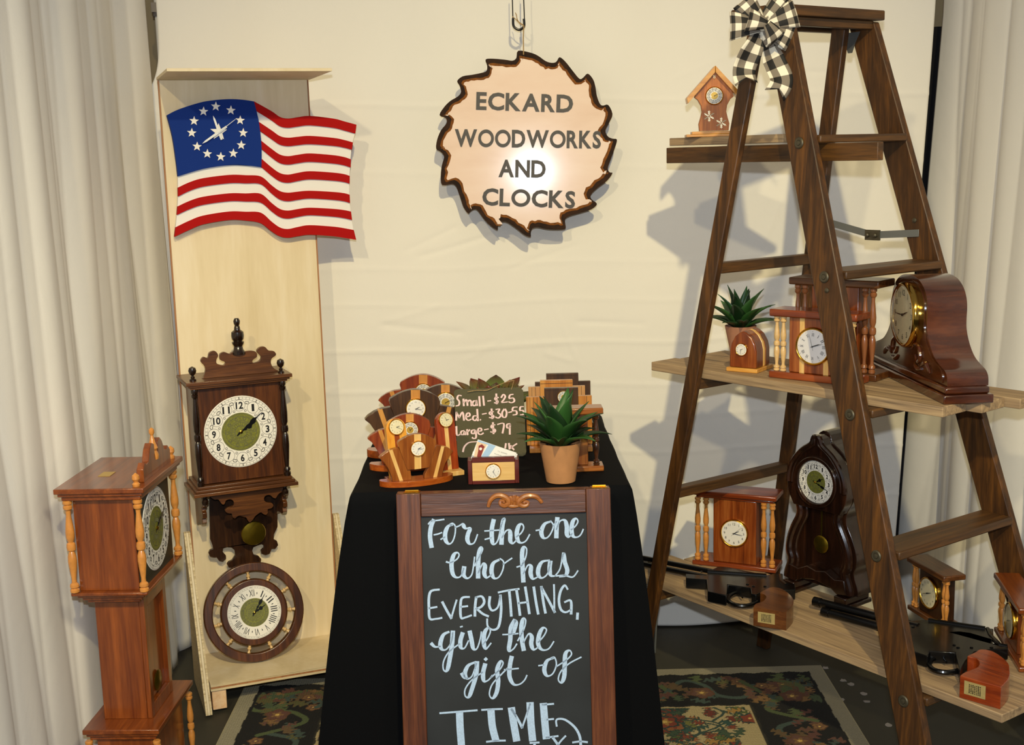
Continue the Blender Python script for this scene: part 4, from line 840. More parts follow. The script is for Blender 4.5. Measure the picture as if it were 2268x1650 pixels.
arch_slab(877, 946, 2.925, .050, .021, 'golden pine arched clock with red centre stripe, leaning back at the left', PINE, fanC, fanC, .0062, (72, 118), .0195)
arch_slab(986.5, 930, 2.99, .047, .019, 'reddish arched clock with pale centre stripe leaning beside the price board', wood('redwood_slab', '7a2a0c', '983a12', 'b04e1c', 'z', .9, .3, .5), MAP, MAP, .005, (78, 335), .0185, tilt=.16)
# ---------------------------------------------------------------- price board
pz = zp(1087, 1012, TZ); PFm = Frame(pz+V3((0, 0, .002)), 0, .12)
t = ft('price_board', 'olive price board with pink marker prices and a twine hanger', 'sign', PFm)
q = [(1005, 868), (1008, 864), (1015, 862), (1145, 858), (1152, 859), (1158, 864), (1160, 872), (1166, 1000), (1164, 1007), (1157, 1011), (1150, 1012), (1024, 1014), (1016, 1013), (1013, 1006)]
obj('board', MB().poly([PFm.front(a, b, 0) for a, b in q], 0, .004), plain('olive_board', '4f4929', .7, noise=.08, sc=300), t, .0006)
M5 = plain('pink_marker', 'f2cfcb', .6)
PR = [[(1110, 365), (1075, 362), (1060, 400), (1085, 435), (1080, 478), (1045, 490)], [(1135, 408), (1140, 485)], [(1140, 450), (1165, 415), (1180, 430), (1185, 482)], [(1185, 445), (1210, 418), (1230, 440), (1232, 485)], [(1290, 430), (1260, 430), (1245, 465), (1265, 488), (1290, 470), (1293, 428)], [(1293, 425), (1302, 482)], [(1328, 378), (1336, 488)], [(1375, 372), (1386, 480)], [(1430, 430), (1470, 425)], [(1562, 388), (1532, 383), (1520, 408), (1552, 430), (1545, 455), (1512, 450)], [(1535, 345), (1542, 462)], [(1597, 385), (1622, 350), (1645, 375), (1625, 415), (1603, 447), (1672, 440)], [(1742, 348), (1702, 358), (1695, 398), (1740, 393), (1756, 430), (1722, 450), (1688, 440)],
 [(1047, 662), (1050, 570)], [(1050, 570), (1085, 630)], [(1085, 630), (1125, 565), (1142, 662)], [(1168, 625), (1213, 608), (1203, 575), (1175, 588), (1168, 640), (1195, 665), (1228, 652)], [(1300, 612), (1262, 612), (1250, 648), (1278, 668), (1303, 640)], [(1303, 533), (1312, 668)], [(1340, 657), (1344, 660)], [(1365, 590), (1415, 580)], [(1502, 560), (1462, 563), (1455, 588), (1502, 610), (1492, 635), (1450, 630)], [(1478, 528), (1487, 642)], [(1530, 533), (1575, 528), (1558, 570), (1592, 600), (1562, 637), (1528, 625)], [(1632, 530), (1607, 570), (1615, 622), (1650, 625), (1662, 570), (1645, 530)], [(1685, 570), (1725, 560)], [(1792, 503), (1742, 508), (1735, 548), (1777, 550), (1783, 590), (1738, 600)], [(1868, 498), (1830, 503), (1826, 545), (1860, 545), (1866, 590), (1828, 598)],
 [(1050, 742), (1057, 845), (1100, 830)], [(1142, 790), (1110, 800), (1105, 833), (1135, 838), (1150, 800), (1158, 838)], [(1180, 780), (1186, 838)], [(1185, 805), (1212, 782)], [(1272, 780), (1237, 790), (1237, 823), (1265, 825), (1280, 785), (1290, 868), (1265, 888), (1243, 875)], [(1312, 800), (1355, 790), (1345, 760), (1317, 770), (1315, 820), (1345, 838), (1377, 820)], [(1390, 780), (1440, 770)], [(1522, 720), (1482, 725), (1477, 753), (1522, 780), (1512, 810), (1465, 805)], [(1495, 695), (1502, 825)], [(1550, 715), (1627, 705), (1612, 818)], [(1702, 705), (1667, 715), (1667, 755), (1700, 752), (1700, 708), (1700, 832)],
 [(1130, 1045), (1148, 985), (1205, 935), (1300, 925)], [(1652, 950), (1645, 1000)], [(1690, 948), (1697, 1012)], [(1785, 950), (1730, 985), (1712, 1000)], [(1710, 975), (1750, 1022)]]
for q in PR:
    s_ = spline(q, 4); P = [PFm.front(820+a/5.5, 810+b/5.5, 0) for a, b in s_]; wd = []
    for i in range(len(P)): d = (V3(s_[min(i+1, len(P)-1)])-V3(s_[max(i-1, 0)])).normalized(); wd.append(.0022+.0026*abs(d.y))
    obj('marker_stroke', MB().ribbon(P, wd, -.0002, .0003), M5, t, smooth=0)
Q5 = lambda L, y: [(PFm.front(820+a/5.5, 810+b/5.5, y)[0], y, PFm.front(820+a/5.5, 810+b/5.5, y)[1]) for a, b in L]
obj('twine_hanger', MB().tube(spline(Q5([(1185, 318), (1300, 300), (1420, 298), (1520, 255), (1640, 205), (1745, 180)], -.008)+[tuple(V3(Q5([(1745, 200)], -.004)[0])), Q5([(1720, 290)], -.002)[0]], 4), .0009, 6), tw_, t)
# ---------------------------------------------------------------- plants
def leafcol(t_, s_, c): return c
GREENS = [rgb('183612'), rgb('24481c'), rgb('153014'), rgb('2c5422')]
def leaf_mesh(mb, base, az, el, L, w, curl, c0, c1, bend=0, wide=.45, pointy=1.2):
    d = V3((cos(az), sin(az), 0)); sd = V3((-sin(az), cos(az), 0)); p = V3(base); e = el; n = 9; rows = []
    for i in range(n+1):
        t_ = i/n; wd = w*(.55+.45*sin(pi*min(1, t_/wide*.5)) if t_ < wide else max(.02, (1-((t_-wide)/(1-wide))**pointy)))
        if t_ < .12: wd *= .8
        up = V3((0, 0, 1))*cos(e)-d*sin(e)
        rows.append((p.copy(), wd, up, t_)); p += (d*cos(e)+V3((0, 0, 1))*sin(e))*(L/n); p += sd*bend*t_*L/n; e -= curl/n*(1.6*t_+.2)
    vs = []; cs = []
    for p, wd, up, t_ in rows:
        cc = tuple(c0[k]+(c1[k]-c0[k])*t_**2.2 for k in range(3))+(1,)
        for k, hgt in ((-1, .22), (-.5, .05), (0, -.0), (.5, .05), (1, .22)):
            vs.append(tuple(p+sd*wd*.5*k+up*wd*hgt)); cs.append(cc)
    fs = [(i*5+k, i*5+k+1, (i+1)*5+k+1, (i+1)*5+k) for i in range(n) for k in range(4)]
    st0 = len(mb.v); mb.add(vs, fs); mb.c[st0:] = cs; return mb
LEAFM = attrmat('agave_leaf', .42, .1)
def agave(name_label, pos, rb, rt, h, Lf, seed, potm, group):
    t = thing('potted_agave', name_label, 'plant', pos, 0, group); random.seed(seed)
    obj('pot', MB().lathe([(rb*.9, 0), (rb, .002), (rb*1.02, .006), (rt*.99, h*.97), (rt, h), (rt-.003, h), (rt-.0045, h*.9), (rt-.006, h*.86), (.001, h*.86)], n=40), potm, t, smooth=50)
    so = MB(); 
    for _ in range(70): a = random.uniform(0, 6.3); r = (rt-.012)*sqrt(random.random()); so.ball((r*cos(a), r*sin(a), h*.87), random.uniform(.002, .005), 6)
    tag(obj('gravel', so, plain('black_gravel', '121212', .8), t, smooth=0), kind='stuff')
    zc = h*.86
    for ring, (n_, el, L, w, cu) in enumerate(((8, .48, .92, .30, .75), (8, .82, 1.0, .36, .6), (6, 1.12, 1.0, .38, .35), (4, 1.38, .95, .3, .1))):
        for k in range(n_):
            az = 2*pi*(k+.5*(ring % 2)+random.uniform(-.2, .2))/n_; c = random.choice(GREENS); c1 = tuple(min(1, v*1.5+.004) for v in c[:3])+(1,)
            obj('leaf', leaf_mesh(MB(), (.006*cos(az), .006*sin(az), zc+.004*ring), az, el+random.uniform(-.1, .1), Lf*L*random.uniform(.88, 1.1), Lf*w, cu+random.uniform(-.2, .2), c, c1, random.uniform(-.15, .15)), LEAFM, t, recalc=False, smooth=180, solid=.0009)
    return t
POT1 = plain('clay_pot', 'b98252', .8, noise=.08, sc=40, bump=.0004); POT2 = plain('rosy_clay_pot', 'a87458', .8, noise=.1, sc=40, bump=.0004)
p1_ = zp(1243.5, 1073, TZ); agave('potted agave in a tan clay pot at the front of the black table', (p1_.x, p1_.y+.03, TZ), .0345, .0495, .096, .128, 4, POT1, 'artificial agaves in clay pots')
# red tipped succulent behind the price board
sp_ = yp(1092, 896, 3.44); t = thing('succulent_plant', 'red tipped green succulent showing above the price board', 'plant', (sp_.x, sp_.y, TZ))
hz = sp_.z-TZ
obj('pot', MB().lathe([(.045, 0), (.055, hz-.03), (.058, hz-.03), (.058, hz-.02), (.05, hz-.02), (.001, hz-.025)], n=28), plain('dark_pot', '2a2420', .6), t)
random.seed(9)
for ring, (n_, el, L, w) in enumerate(((9, .35, .128, .06), (8, .7, .12, .06), (6, 1.05, .095, .052), (4, 1.35, .075, .036))):
    for k in range(n_):
        az = 2*pi*(k+.5*(ring % 2))/n_+.3; c0 = random.choice([rgb('4f7a2a'), rgb('6d8f3a'), rgb('3f6a24')]); c1 = random.choice([rgb('6a1a1c'), rgb('7a3a24'), rgb('4a1c1c')])
        obj('leaf', leaf_mesh(MB(), (.008*cos(az), .008*sin(az), hz-.022), az, el, L*random.uniform(.9, 1.1), w, -.2, c0, c1, 0, .6, 2.2), LEAFM, t, recalc=False, smooth=180, solid=.0012)
# ---------------------------------------------------------------- card holder clock and cards
c0_ = zp(1093.7, 1072, TZ); HF = Frame((c0_.x, c0_.y+.02, TZ), radians(1))
hx = lambda px, py, y=-.02: HF.front(px, py, y)
Z5 = lambda a, b: (820+a/5.5, 810+b/5.5)
MAH = wood('mahogany', '3c120c', '5a1d14', '74291c', 'x', 1, .35, .4); MAHZ = wood('mahogany_upright', '3c120c', '5a1d14', '74291c', 'z', 1, .35, .4)
MAPX = wood('maple_cross', 'd3a45c', 'e2b872', 'eccb8e', 'x', 1, .4, .3)
t = ft('card_holder_clock', 'small maple and mahogany card holder with an inset clock', 'card holder', HF)
xL, xR = hx(*Z5(1195, 1450))[0], hx(*Z5(1818, 1440))[0]; xl_, xr_ = hx(*Z5(1243, 1300))[0], hx(*Z5(1762, 1300))[0]
zt1 = hx(*Z5(1195, 1158))[1]; zt2 = hx(*Z5(1500, 1112))[1]; zm = hx(*Z5(1500, 1178))[1]; zb1 = hx(*Z5(1500, 1398))[1]
obj('end_block', MB().box(xL, xl_, -.018, .02, 0, zt1), MAHZ, t, .001); obj('end_block', MB().box(xr_, xR, -.018, .02, 0, zt1), MAHZ, t, .001)
obj('front_panel', MB().box(xl_+.0002, xr_-.0002, -.02, -.012, zb1, zm), MAPX, t, .0006)
obj('lower_strip', MB().box(xl_+.0002, xr_-.0002, -.0205, .02, .0005, zb1-.0002), MAH, t, .0006)
obj('upper_strip', MB().box(xl_+.0002, xr_-.0002, -.0205, -.012, zm+.0002, zt2), MAH, t, .0006)
obj('back_plate', MB().box(xl_+.0002, xr_-.0002, .012, .02, zb1, zt1+.003), MAH, t, .0006)
dx_, dz_ = hx(*Z5(1498, 1283)); dial(t, dx_, dz_, -.0205, .0188, 'small', 28, 150, bezel=BRASS, depth=.005)
CARD = plain('card_stock', 'f1eee8', .6); cyv = -.004
def card(label, q, y, art=False, tl=.0):
    P = [HF.front(*Z5(a, b), y) for a, b in q]; tc = ft('business_card', label, 'card', HF, 'business cards standing in the card holder')
    obj('card_sheet', MB().poly(P, y, y+.0005), CARD, tc)
    if art:
        g = lambda L: [HF.front(*Z5(a, b), y) for a, b in L]
        for nm, L, col in (('print_peach', [(1305, 925), (1420, 960), (1345, 1108), (1262, 1108)], 'e9c9a4'), ('print_blue', [(1318, 905), (1530, 975), (1440, 1105), (1352, 1108), (1440, 965), (1312, 925)], 'a9c8e6'), ('print_tower', [(1320, 975), (1360, 955), (1398, 990), (1385, 1000), (1350, 1108), (1300, 1108), (1315, 1040)], '8c2f26')):
            obj(nm, MB().flat(g(L), y-.0003-.0001*(nm[-1] == 'r')), plain(nm, col, .6), tc, smooth=0)
        cx_, cz_ = g([(1345, 1012)])[0]; obj('print_dial', MB().lathe([(.0035, 0), (.0035, -.0001)], (cx_, y-.0005, cz_), 16, 'y'), WHITE, tc)
        for s, a, b, h in (('T.C. ECKARD', 1610, 1058, .0028), ('Woodworks', 1555, 1082, .0024)):
            x, z = g([(a, b)])[0]; obj('print_text', text(MB(), s, x, z, h, y-.0003, rot=-.33), GREYI, tc, smooth=0)
card('front business card with a clock tower print standing in the card holder', [(1312, 897), (1782, 1060), (1720, 1250), (1240, 1090)], -.004, True)
card('plain rear business card peeping out behind the printed one', [(1330, 925), (1795, 1075), (1735, 1260), (1270, 1100)], .002)
card('white business card edge showing at the left end of the card holder', [(1252, 1045), (1300, 1050), (1290, 1180), (1215, 1168)], .006)
# ---------------------------------------------------------------- temple style clocks with turned posts
def temple(F, label, W, D, H, bt, rt, bw, posts, pr, R, dz, style, hm, wb, wv, wp, over=.008, name='column_clock', post_y=None, sec=None, group=None, roofw=None, stripes=None, step=False, hcol=BLKM, dk=None, face=WHITE, prof=BAL):
    t = ft(name, label, 'clock', F, group)
    b = MB().box(-W/2, W/2, -D/2, D/2, 0, bt); obj('base', b, wb, t, .0025)
    rw = roofw or W; zr_ = H-rt
    r_ = MB().box(-rw/2, rw/2, -D/2-over*.3, D/2, zr_, H)
    obj('roof', r_, wb, t, .003)
    if step: obj('roof_moulding', MB().box(-rw/2+.01, rw/2-.01, -D/2+.006, D/2-.002, zr_-.008, zr_-.0002), wb, t, .002); zr_ -= .008
    obj('body', MB().box(-bw/2, bw/2, -D/2+.012, D/2-.006, bt+.0002, zr_-.0004), wv, t, .002)
    if stripes:
        for sx, w_ in stripes: obj('inlay', MB().box(sx-w_/2, sx+w_/2, -D/2+.0114, -D/2+.014, bt+.0004, zr_-.0006), MAP, t)
    for x in posts:
        for y in (post_y or (-D/2+.012,)): obj('column', baluster(MB(), x, y, bt+.0002, zr_-.0004, pr, 12, prof), wp, t)
    dial(t, 0, dz, -D/2+.0115, R, style, hm[0], hm[1], sec, bezel=BRASS, face=face, depth=.009)
    return t
e_ = zp(1276, 1047, TZ); OAK = wood('warm_oak_cross', '6a3412', '96551f', 'b87434', 'x', 1, .3, .4); OAKV = wood('warm_oak', '5a2a10', '7c431b', '9c6028', 'z', 1, .3, .4)
temple(Frame((e_.x, e_.y+.03, TZ), radians(1)), 'oak clock with dark turned columns behind the potted agave at the table right', .136, .05, .158, .014, .016, .062, (-.051, .051), .008, .019, .088, 'arabic', (60, 100), OAK, OAKV, SPID, name='column_clock')
# ---------------------------------------------------------------- stepped clocks
def stepped(o, yaw, label, slabs, base, dpx, R, hm):
    F = Frame(o, yaw); t = ft('stepped_clock', label, 'clock', F, 'stepped panel clocks at the rear of the table')
    obj('base', MB().box(*base[:6]), base[6], t, .0015)
    for x0, x1, y0, y1, z0, z1, m, gv in slabs:
        p = obj('panel', MB().box(x0, x1, y0, y1, z0, z1), m, t, .001)
        for g in gv:
            if g[0] == 'h': obj('groove_line', MB().box(x0+.0006, x1-.0006, y0-.0003, y0+.0006, g[1]-.0006, g[1]+.0006), plain('burnt_groove', '2c1508', .7), p)
            else: obj('groove_line', MB().box(g[1]-.0005, g[1]+.0005, y0-.0003, y0+.0006, z0+.0006, z1-.0006), plain('burnt_groove', '2c1508', .7), p)
    if dpx: x, z = F.front(*dpx, base[2]+.003); dial(t, x, z, min(s[2] for s in slabs)-.0003, R, 'fancy', hm[0], hm[1], bezel=BRASS, depth=.005)
AMB = wood('amber_oak', '9c5a1c', 'bf7a2e', 'd6984a', 'z', 1, .35, .4); AMBL = wood('pale_oak', 'a8713c', 'c08a50', 'd4a468', 'z', 1, .4, .3)
def stp(y, cpx, cpy): p = yp(cpx, cpy, y); return V3((p.x, y, TZ))
def zz(px, py, y): return yp(px, py, y).z-TZ
def xx(px, py, y, o): return yp(px, py, y).x-o.x
ya = 3.50; oa = stp(ya, 1246, 900)
stepped(oa, 0, 'dark stepped clock at the very back of the table, tallest of its group', [(xx(1185, 850, ya, oa), xx(1308, 850, ya, oa), .006, .018, .0122, zz(1246, 846, ya), fanB, [('h', zz(1246, 850, ya))]), (xx(1210, 850, ya, oa), xx(1281, 850, ya, oa), -.008, .0058, .0122, zz(1246, 826, ya), fanB, [('h', zz(1246, 831, ya))])], (-.085, .085, -.03, .04, 0, .012, fanB), None, .02, (0, 0))
yb = 3.36; ob = stp(yb, 1233, 900)
stepped(ob, 0, 'amber stepped clock standing between the two dark stepped clocks', [(xx(1170, 850, yb, ob), xx(1296, 850, yb, ob), .006, .018, .0122, zz(1233, 857, yb), AMBL, [('v', xx(q_, 860, yb, ob)) for q_ in (1178, 1186, 1288)]), (xx(1196, 850, yb, ob), xx(1268, 850, yb, ob), -.008, .0058, .0122, zz(1233, 841, yb), AMB, [('h', zz(1233, 848, yb))])], (-.078, .078, -.03, .04, 0, .012, AMB), None, .02, (0, 0))
yc = 3.20; oc = stp(yc, 1240, 900)
stepped(oc, 0, 'dark fronted stepped clock on an amber base close behind the agave', [(xx(1165, 880, yc, oc), xx(1311, 880, yc, oc), .006, .018, .0122, zz(1240, 879, yc), AMB, [('v', xx(q_, 900, yc, oc)) for q_ in (1174, 1182, 1190, 1198, 1300)]), (xx(1205, 850, yc, oc), xx(1280, 850, yc, oc), -.008, .0058, .0122, zz(1240, 858, yc), fanB, [('h', zz(1240, 863, yc))])], (-.082, .082, -.03, .03, 0, .012, AMB), (1249, 882), .017, (40, 70))
# ---------------------------------------------------------------- step ladder
LO = V3((.7593, 3.1641, 0)); LY = .6137
LU = V3((cos(LY), sin(LY), 0)); LV = V3((sin(LY), -cos(LY), 0)); SS = .305
t = lad = thing('step_ladder', 'brown stained wooden step ladder holding the grey shelf planks', 'ladder', LO, LY)
# local frame: x = across (u), y = -v (the treads are on the -y side), z up
def railc(k, z):
    q = 1-z/1.72
    if k in 'BD': return ((-1 if k == 'B' else 1)*(.1571+(.2629-.1571)*q), -(.06+(.6102-.06)*q))
    s = -.0362+(.0208+.0362)*q; r = .1519+(.2587-.1519)*q
    return (s+(-1 if k == 'A' else 1)*r, -(-.0248+(-.4085+.0248)*q))
def rail(k, w, th, z0=.0, z1=1.815):
    A = []; 
    for z in (z0, z1):
        x, y = railc(k, z); A.append([(x+a*th/2, y+b*w/2, z) for a, b in ((-1, -1), (1, -1), (1, 1), (-1, 1))])
    return obj('rear_rail' if k in 'AC' else 'front_rail', MB().loft(*A), LADW, t, .003)
rb_ = {k: rail(k, w, .022 if k in 'BD' else .02) for k, w in (('B', .079), ('D', .079), ('A', .043), ('C', .043))}
METW = plain('galvanised_washer', '5f5848', .45, .7); STRAP = plain('steel_strap', '7d7f7c', .4, .6)
for k in range(1, 6):
    z = SS*k+.014 if k < 5 else 1.542; zl, zh = z-(.02 if k < 5 else .0185), z
    xb, yb_ = railc('B', z-.01); xd, _ = railc('D', z-.01)
    obj('tread', MB().box(xb+.0112, xd-.0112, yb_-.046, yb_+.042, zl, zh), LADWX, t, .004)
    for kk, sx in (('B', -1), ('D', 1)):
        x, y = railc(kk, SS*k); w_ = obj('rod_washer', MB().lathe([(.0135, 0), (.0135, .0015), (.011, .0032), (.0065, .003), (.0062, .001), (.0055, .004), (.001, .0045)], (x+sx*.0122, y, SS*k), 20, (sx, 0, -sx*.03)), METW, rb_[kk])
    if k < 5:
        zr_ = SS*k+(.008 if k > 1 else .008); xa, ya_ = railc('A', zr_); xc, _ = railc('C', zr_)
        obj('rung', MB().box(xa+.0102, xc-.0102, ya_-.016, ya_+.018, zr_-.022, zr_+.005), LADWX, t, .003)
for kk, zq in (('B', 1.19), ('D', 1.33), ('B', .1), ('D', .1)):
    x, y = railc(kk, zq); obj('bolt_head', MB().lathe([(.006, 0), (.006, .002), (.002, .004)], (x-.0112, y, zq), 10, (-1, 0, 0)), METW, rb_[kk])
cp = MB().box(-.212, .168, -.082, .07, 1.818, 1.842); obj('top_cap', cp, LADWX, t, .003)
obj('cap_rib', MB().box(-.19, .145, -.066, -.046, 1.797, 1.8175), LADWX, t, .002); obj('cap_rib', MB().box(-.19, .145, .036, .054, 1.797, 1.8175), LADWX, t, .002)
for sx, xx_ in ((-1, -.186), (1, .138)):
    x, _ = railc('D', 1.75); obj('hinge_bracket', MB().poly([(-.03, 1.795), (.03, 1.795), (.016, 1.77), (.006, 1.745), (-.006, 1.745), (-.016, 1.77)], xx_-.0013, xx_+.0013, 'yz'), STRAP, t)
for sx, kk, kb in ((-1, 'B', 'A'), (1, 'D', 'C')):
    zq = 1.298; x, y = railc(kk, zq); x2, y2 = railc(kb, zq); xi = (x+x2)/2-sx*.005
    x = x-sx*.0125; x2 = x2-sx*.0115
    if sx < 0: continue
    pth = [(x, y+.01, zq), ((x+x2)/2, (y+y2)/2-.03, zq-.008), (x2, y2-.008, zq+.03)]
    for a, b in zip(pth, pth[1:]):
        a, b = V3(a), V3(b); d = (b-a).normalized(); up = V3((0, 0, 1))*.009; n_ = V3((.0012, 0, 0))
        q = [a-d*.012-up, a-d*.012+up, b+d*.012+up, b+d*.012-up]
        obj('spreader_strap', MB().loft([tuple(p-n_) for p in q], [tuple(p+n_) for p in q]), STRAP, t, .0005)
    pm = V3(pth[1]); obj('spreader_joint', MB().box(pm.x-.004, pm.x+.003, pm.y-.022, pm.y+.022, pm.z-.013, pm.z+.013).lathe([(.006, 0), (.006, -.007), (.003, -.009)], (pm.x-.003, pm.y-.012, pm.z), 10, 'x').lathe([(.006, 0), (.006, -.007), (.003, -.009)], (pm.x-.003, pm.y+.012, pm.z), 10, 'x'), METW, t)
x, y = railc('A', .28); x2, y2 = railc('C', .28)
a = V3((x+.02, y, .285)); b = V3((x+.012, y+.004, .13)); obj('diagonal_stay', MB().tube([a, b], .003, 8), STRAP, t)
# ---------------------------------------------------------------- shelf planks
def plank(label, u0, u1, v0, v1, zt_, th, group, skew=0, grp=None, m=GREYP, name='shelf_plank'):
    """plank lying across the ladder; u across, v along; yaw follows the skew"""
    o = LO+LU*((u0+u1)/2)+LV*((v0+v1)/2)+V3((0, 0, zt_-th)); yaw = LY-pi/2+skew
    p = MB().box(-(v1-v0)/2, (v1-v0)/2, -abs(u1-u0)/2, abs(u1-u0)/2, 0, th); ob = obj(name, p, m, None, .0018)
    ob.location = o; ob.rotation_euler = (0, 0, yaw); return tag(ob, label, 'shelf board', group)
ZM, ZB, ZT = .953, .340, 1.560
G = 'grey weathered planks laid across the ladder'
sk = .062
for i, nm in enumerate(('front', 'middle', 'rear')):
    u = -.134+.0965*i; plank('%s grey plank of the middle shelf, carrying the temple and mantel clocks' % nm, u-.046, u+.046, -.372+.01*(i == 1), .512+(.0, .03, .06)[i], ZM, .0235, G, sk)
for i, nm in enumerate(('front', 'middle', 'rear')):
    u = -.170+.0965*i; plank('%s grey plank of the lowest ladder shelf under the two toy guns' % nm, u-.046, u+.046, -.46-(.03 if i else 0)+(.05 if i == 2 else 0), .728-.01*i, ZB, .0195, G, 0)
u = -.088; pt = plank('grey plank of the top ladder shelf under the birdhouse clock', u-.047, u+.047, -.372, .03, 1.5475, .02, G, 0)
pt2 = plank('second grey plank of the top ladder shelf, behind the birdhouse plank', u+.05, u+.142, -.365, -.03, 1.5475, .02, G, 0)
plank('dark brown beam running under the top plank of the ladder', -.128, -.108, -.392, .305, 1.5225, .041, None, 0, m=LADWX, name='support_beam')
# ---------------------------------------------------------------- birdhouse clock
hp = yp(1576, 303.5, 3.30); BFm = Frame((hp.x, hp.y+.02, 1.5478), radians(-3))
Zh = lambda a, b, y=-.012: BFm.front(1460+a/3.544, a*0+b/3.544, y)
t = ft('birdhouse_clock', 'small cedar birdhouse clock with snowflakes on the top ladder shelf', 'clock', BFm)
PIN = wood('light_pine_cross', 'b97628', 'd1923c', 'e3ae5a', 'x', 1, .4, .3); CEH = wood('cedar_birdhouse', '8e4c10', 'b4661a', 'cc802c', 'z', 1.6, .5, .0)
xc = Zh(432, 700)[0]
def hm_(L): 
    P = [Zh(a, b) for a, b in L]; return P+[(2*xc-x, z) for x, z in P[::-1]]
zs = Zh(432, 1030)[1]; zs2 = zs/2
wB = xc-Zh(210, 1080)[0]
obj('lower_step', MB().box(xc-wB, xc+wB, -.032, .03, 0, zs2), PIN, t, .001); obj('upper_step', MB().box(xc-wB*.8, xc+wB*.8, -.026, .024, zs2+.0002, zs), PIN, t, .001)
bd_ = hm_([(430, 545), (300, 700), (278, 765), (305, 785), (330, 830), (337, 880), (325, 930), (312, 975), (318, 1029)])
obj('house_body', MB().poly([(x, max(z, zs+.0003)) for x, z in bd_], -.012, .010), CEH, t, .001)
ra, rb2, rc_, rd = Zh(435, 518), Zh(212, 772), Zh(220, 816), Zh(434, 570)
obj('roof_board', MB().poly([ra, rb2, rc_, rd], -.03, .022), PIN, t, .001); mr = lambda p: (2*ra[0]-p[0]+.0004, p[1])
obj('roof_board', MB().poly([mr(ra), mr(rb2), mr(rc_), mr(rd)], -.03, .022), PIN, t, .001)
dx_, dz_ = Zh(432, 752); dial(t, dx_, dz_, -.0122, .0235, 'fancy', 62, 62, bezel=BRASS, depth=.007)
SILV = plain('gilt_flake', 'd9cba0', .3, .7)
for a, b in ((392, 912), (487, 965)):
    x, z = Zh(a, b); f = MB()
    for k in range(6):
        an = pi/2+k*pi/3; d = V3((cos(an), sin(an))); R_ = .0145; q = lambda r, o=0: (x+d.x*r-d.y*o, -.0128, z+d.y*r+d.x*o)
        f.tube([q(.002), q(R_)], .0008, 4); 
        for r in (.35, .62): f.tube([q(R_*(r+.22), R_*.2), q(R_*r), q(R_*(r+.22), -R_*.2)], .0006, 4)
    f.ring(x, z, .003, .0042, -.0132, -.0124, 12); obj('snowflake', f, SILV, t)
x, z = Zh(433, 608); f = MB().tube([(x, -.0128, z-.006), (x, -.0128, z+.006)], .0006, 5)
for dz in (-.002, .001, .0035): f.tube([(x-.003, -.0128, z+dz+.002), (x, -.0128, z+dz), (x+.003, -.0128, z+dz+.002)], .0005, 4)
obj('leaf_charm', f, SILV, t)
# ---------------------------------------------------------------- gingham bow
gm, nt, B, N, L = newmat('gingham_ribbon'); B.inputs['Roughness'].default_value = .75
uvn = N('ShaderNodeUVMap'); sx_ = N('ShaderNodeSeparateXYZ'); L(uvn.outputs[0], sx_.inputs[0]); hs = []
for ax in ('X', 'Y'):
    f_ = N('ShaderNodeMath'); f_.operation = 'FRACT'; L(sx_.outputs[ax], f_.inputs[0]); g_ = N('ShaderNodeMath'); g_.operation = 'GREATER_THAN'; g_.inputs[1].default_value = .5; L(f_.outputs[0], g_.inputs[0]); hs.append(g_)
ad = N('ShaderNodeMath'); ad.operation = 'ADD'; L(hs[0].outputs[0], ad.inputs[0]); L(hs[1].outputs[0], ad.inputs[1]); hf = N('ShaderNodeMath'); hf.operation = 'MULTIPLY'; hf.inputs[1].default_value = .5; L(ad.outputs[0], hf.inputs[0])
cr_ = N('ShaderNodeValToRGB'); cr_.color_ramp.interpolation = 'CONSTANT'; e = cr_.color_ramp.elements; e[0].color = rgb('ece2cc'); e[1].position = .75; e[1].color = rgb('14110e'); k_ = e.new(.25); k_.color = rgb('7d7264')
L(hf.outputs[0], cr_.inputs[0]); L(cr_.outputs[0], B.inputs['Base Color'])
bw_ = yp(1682, 58, 2.925); BO = Frame(bw_, radians(8)); t = ft('gingham_bow', 'black and white gingham bow tied at the top left of the ladder', 'bow', BO)
CH = .0175*2
def ribbon_sheet(name, fn, nu=10, nv=40, parent=t, L_=.1, W_=.05):
    mb = MB().grid(fn, nu, nv); o = obj(name, mb, gm, parent, recalc=False, smooth=180, solid=.0008)
    uv = o.data.uv_layers.new(name='UVMap'); w = nu+1
    for lp in o.data.loops: i = lp.vertex_index; uv.data[lp.index].uv = ((i % w)/nu*W_/CH+.25, (i//w)/nv*L_/CH)
    return o
def bow_loop(pxc, pyc, dep, fullness=.8, ph=0, w0=.028, w1=.05):
    """loop from the knot to the far point (pixel) and back; front leaf bulges towards the viewer"""
    ex, ez = BO.front(pxc, pyc, 0); Ln = hypot(ex, ez); a = atan2(ez, ex); d = (cos(a), sin(a)); q = (-sin(a), cos(a))
    def fn(u, v):
        th = pi*v; r = Ln*sin(th)**.75; y = -dep*fullness*(-cos(th))*(.35+.65*sin(th))+dep*.15; wd = w0+(w1-w0)*sin(th)**.8; k = (u-.5)*wd
        rip = .0022*sin(u*9+ph)*(1-sin(th))
        return (d[0]*r+q[0]*k, -y-.012+rip-.004*sin(pi*u), d[1]*r+q[1]*k)
    return ribbon_sheet('ribbon_loop', fn, L_=Ln*2.2, W_=w1)
bow_loop(1612, 60, .020, 1, 1, w1=.064); bow_loop(1640, 2, .016, 1, 2, w1=.054); bow_loop(1757, 30, .022, 1, 3, w1=.066); bow_loop(1745, 88, .018, 1, 0, w1=.056); bow_loop(1735, -4, .018, 1, 0, w1=.056)
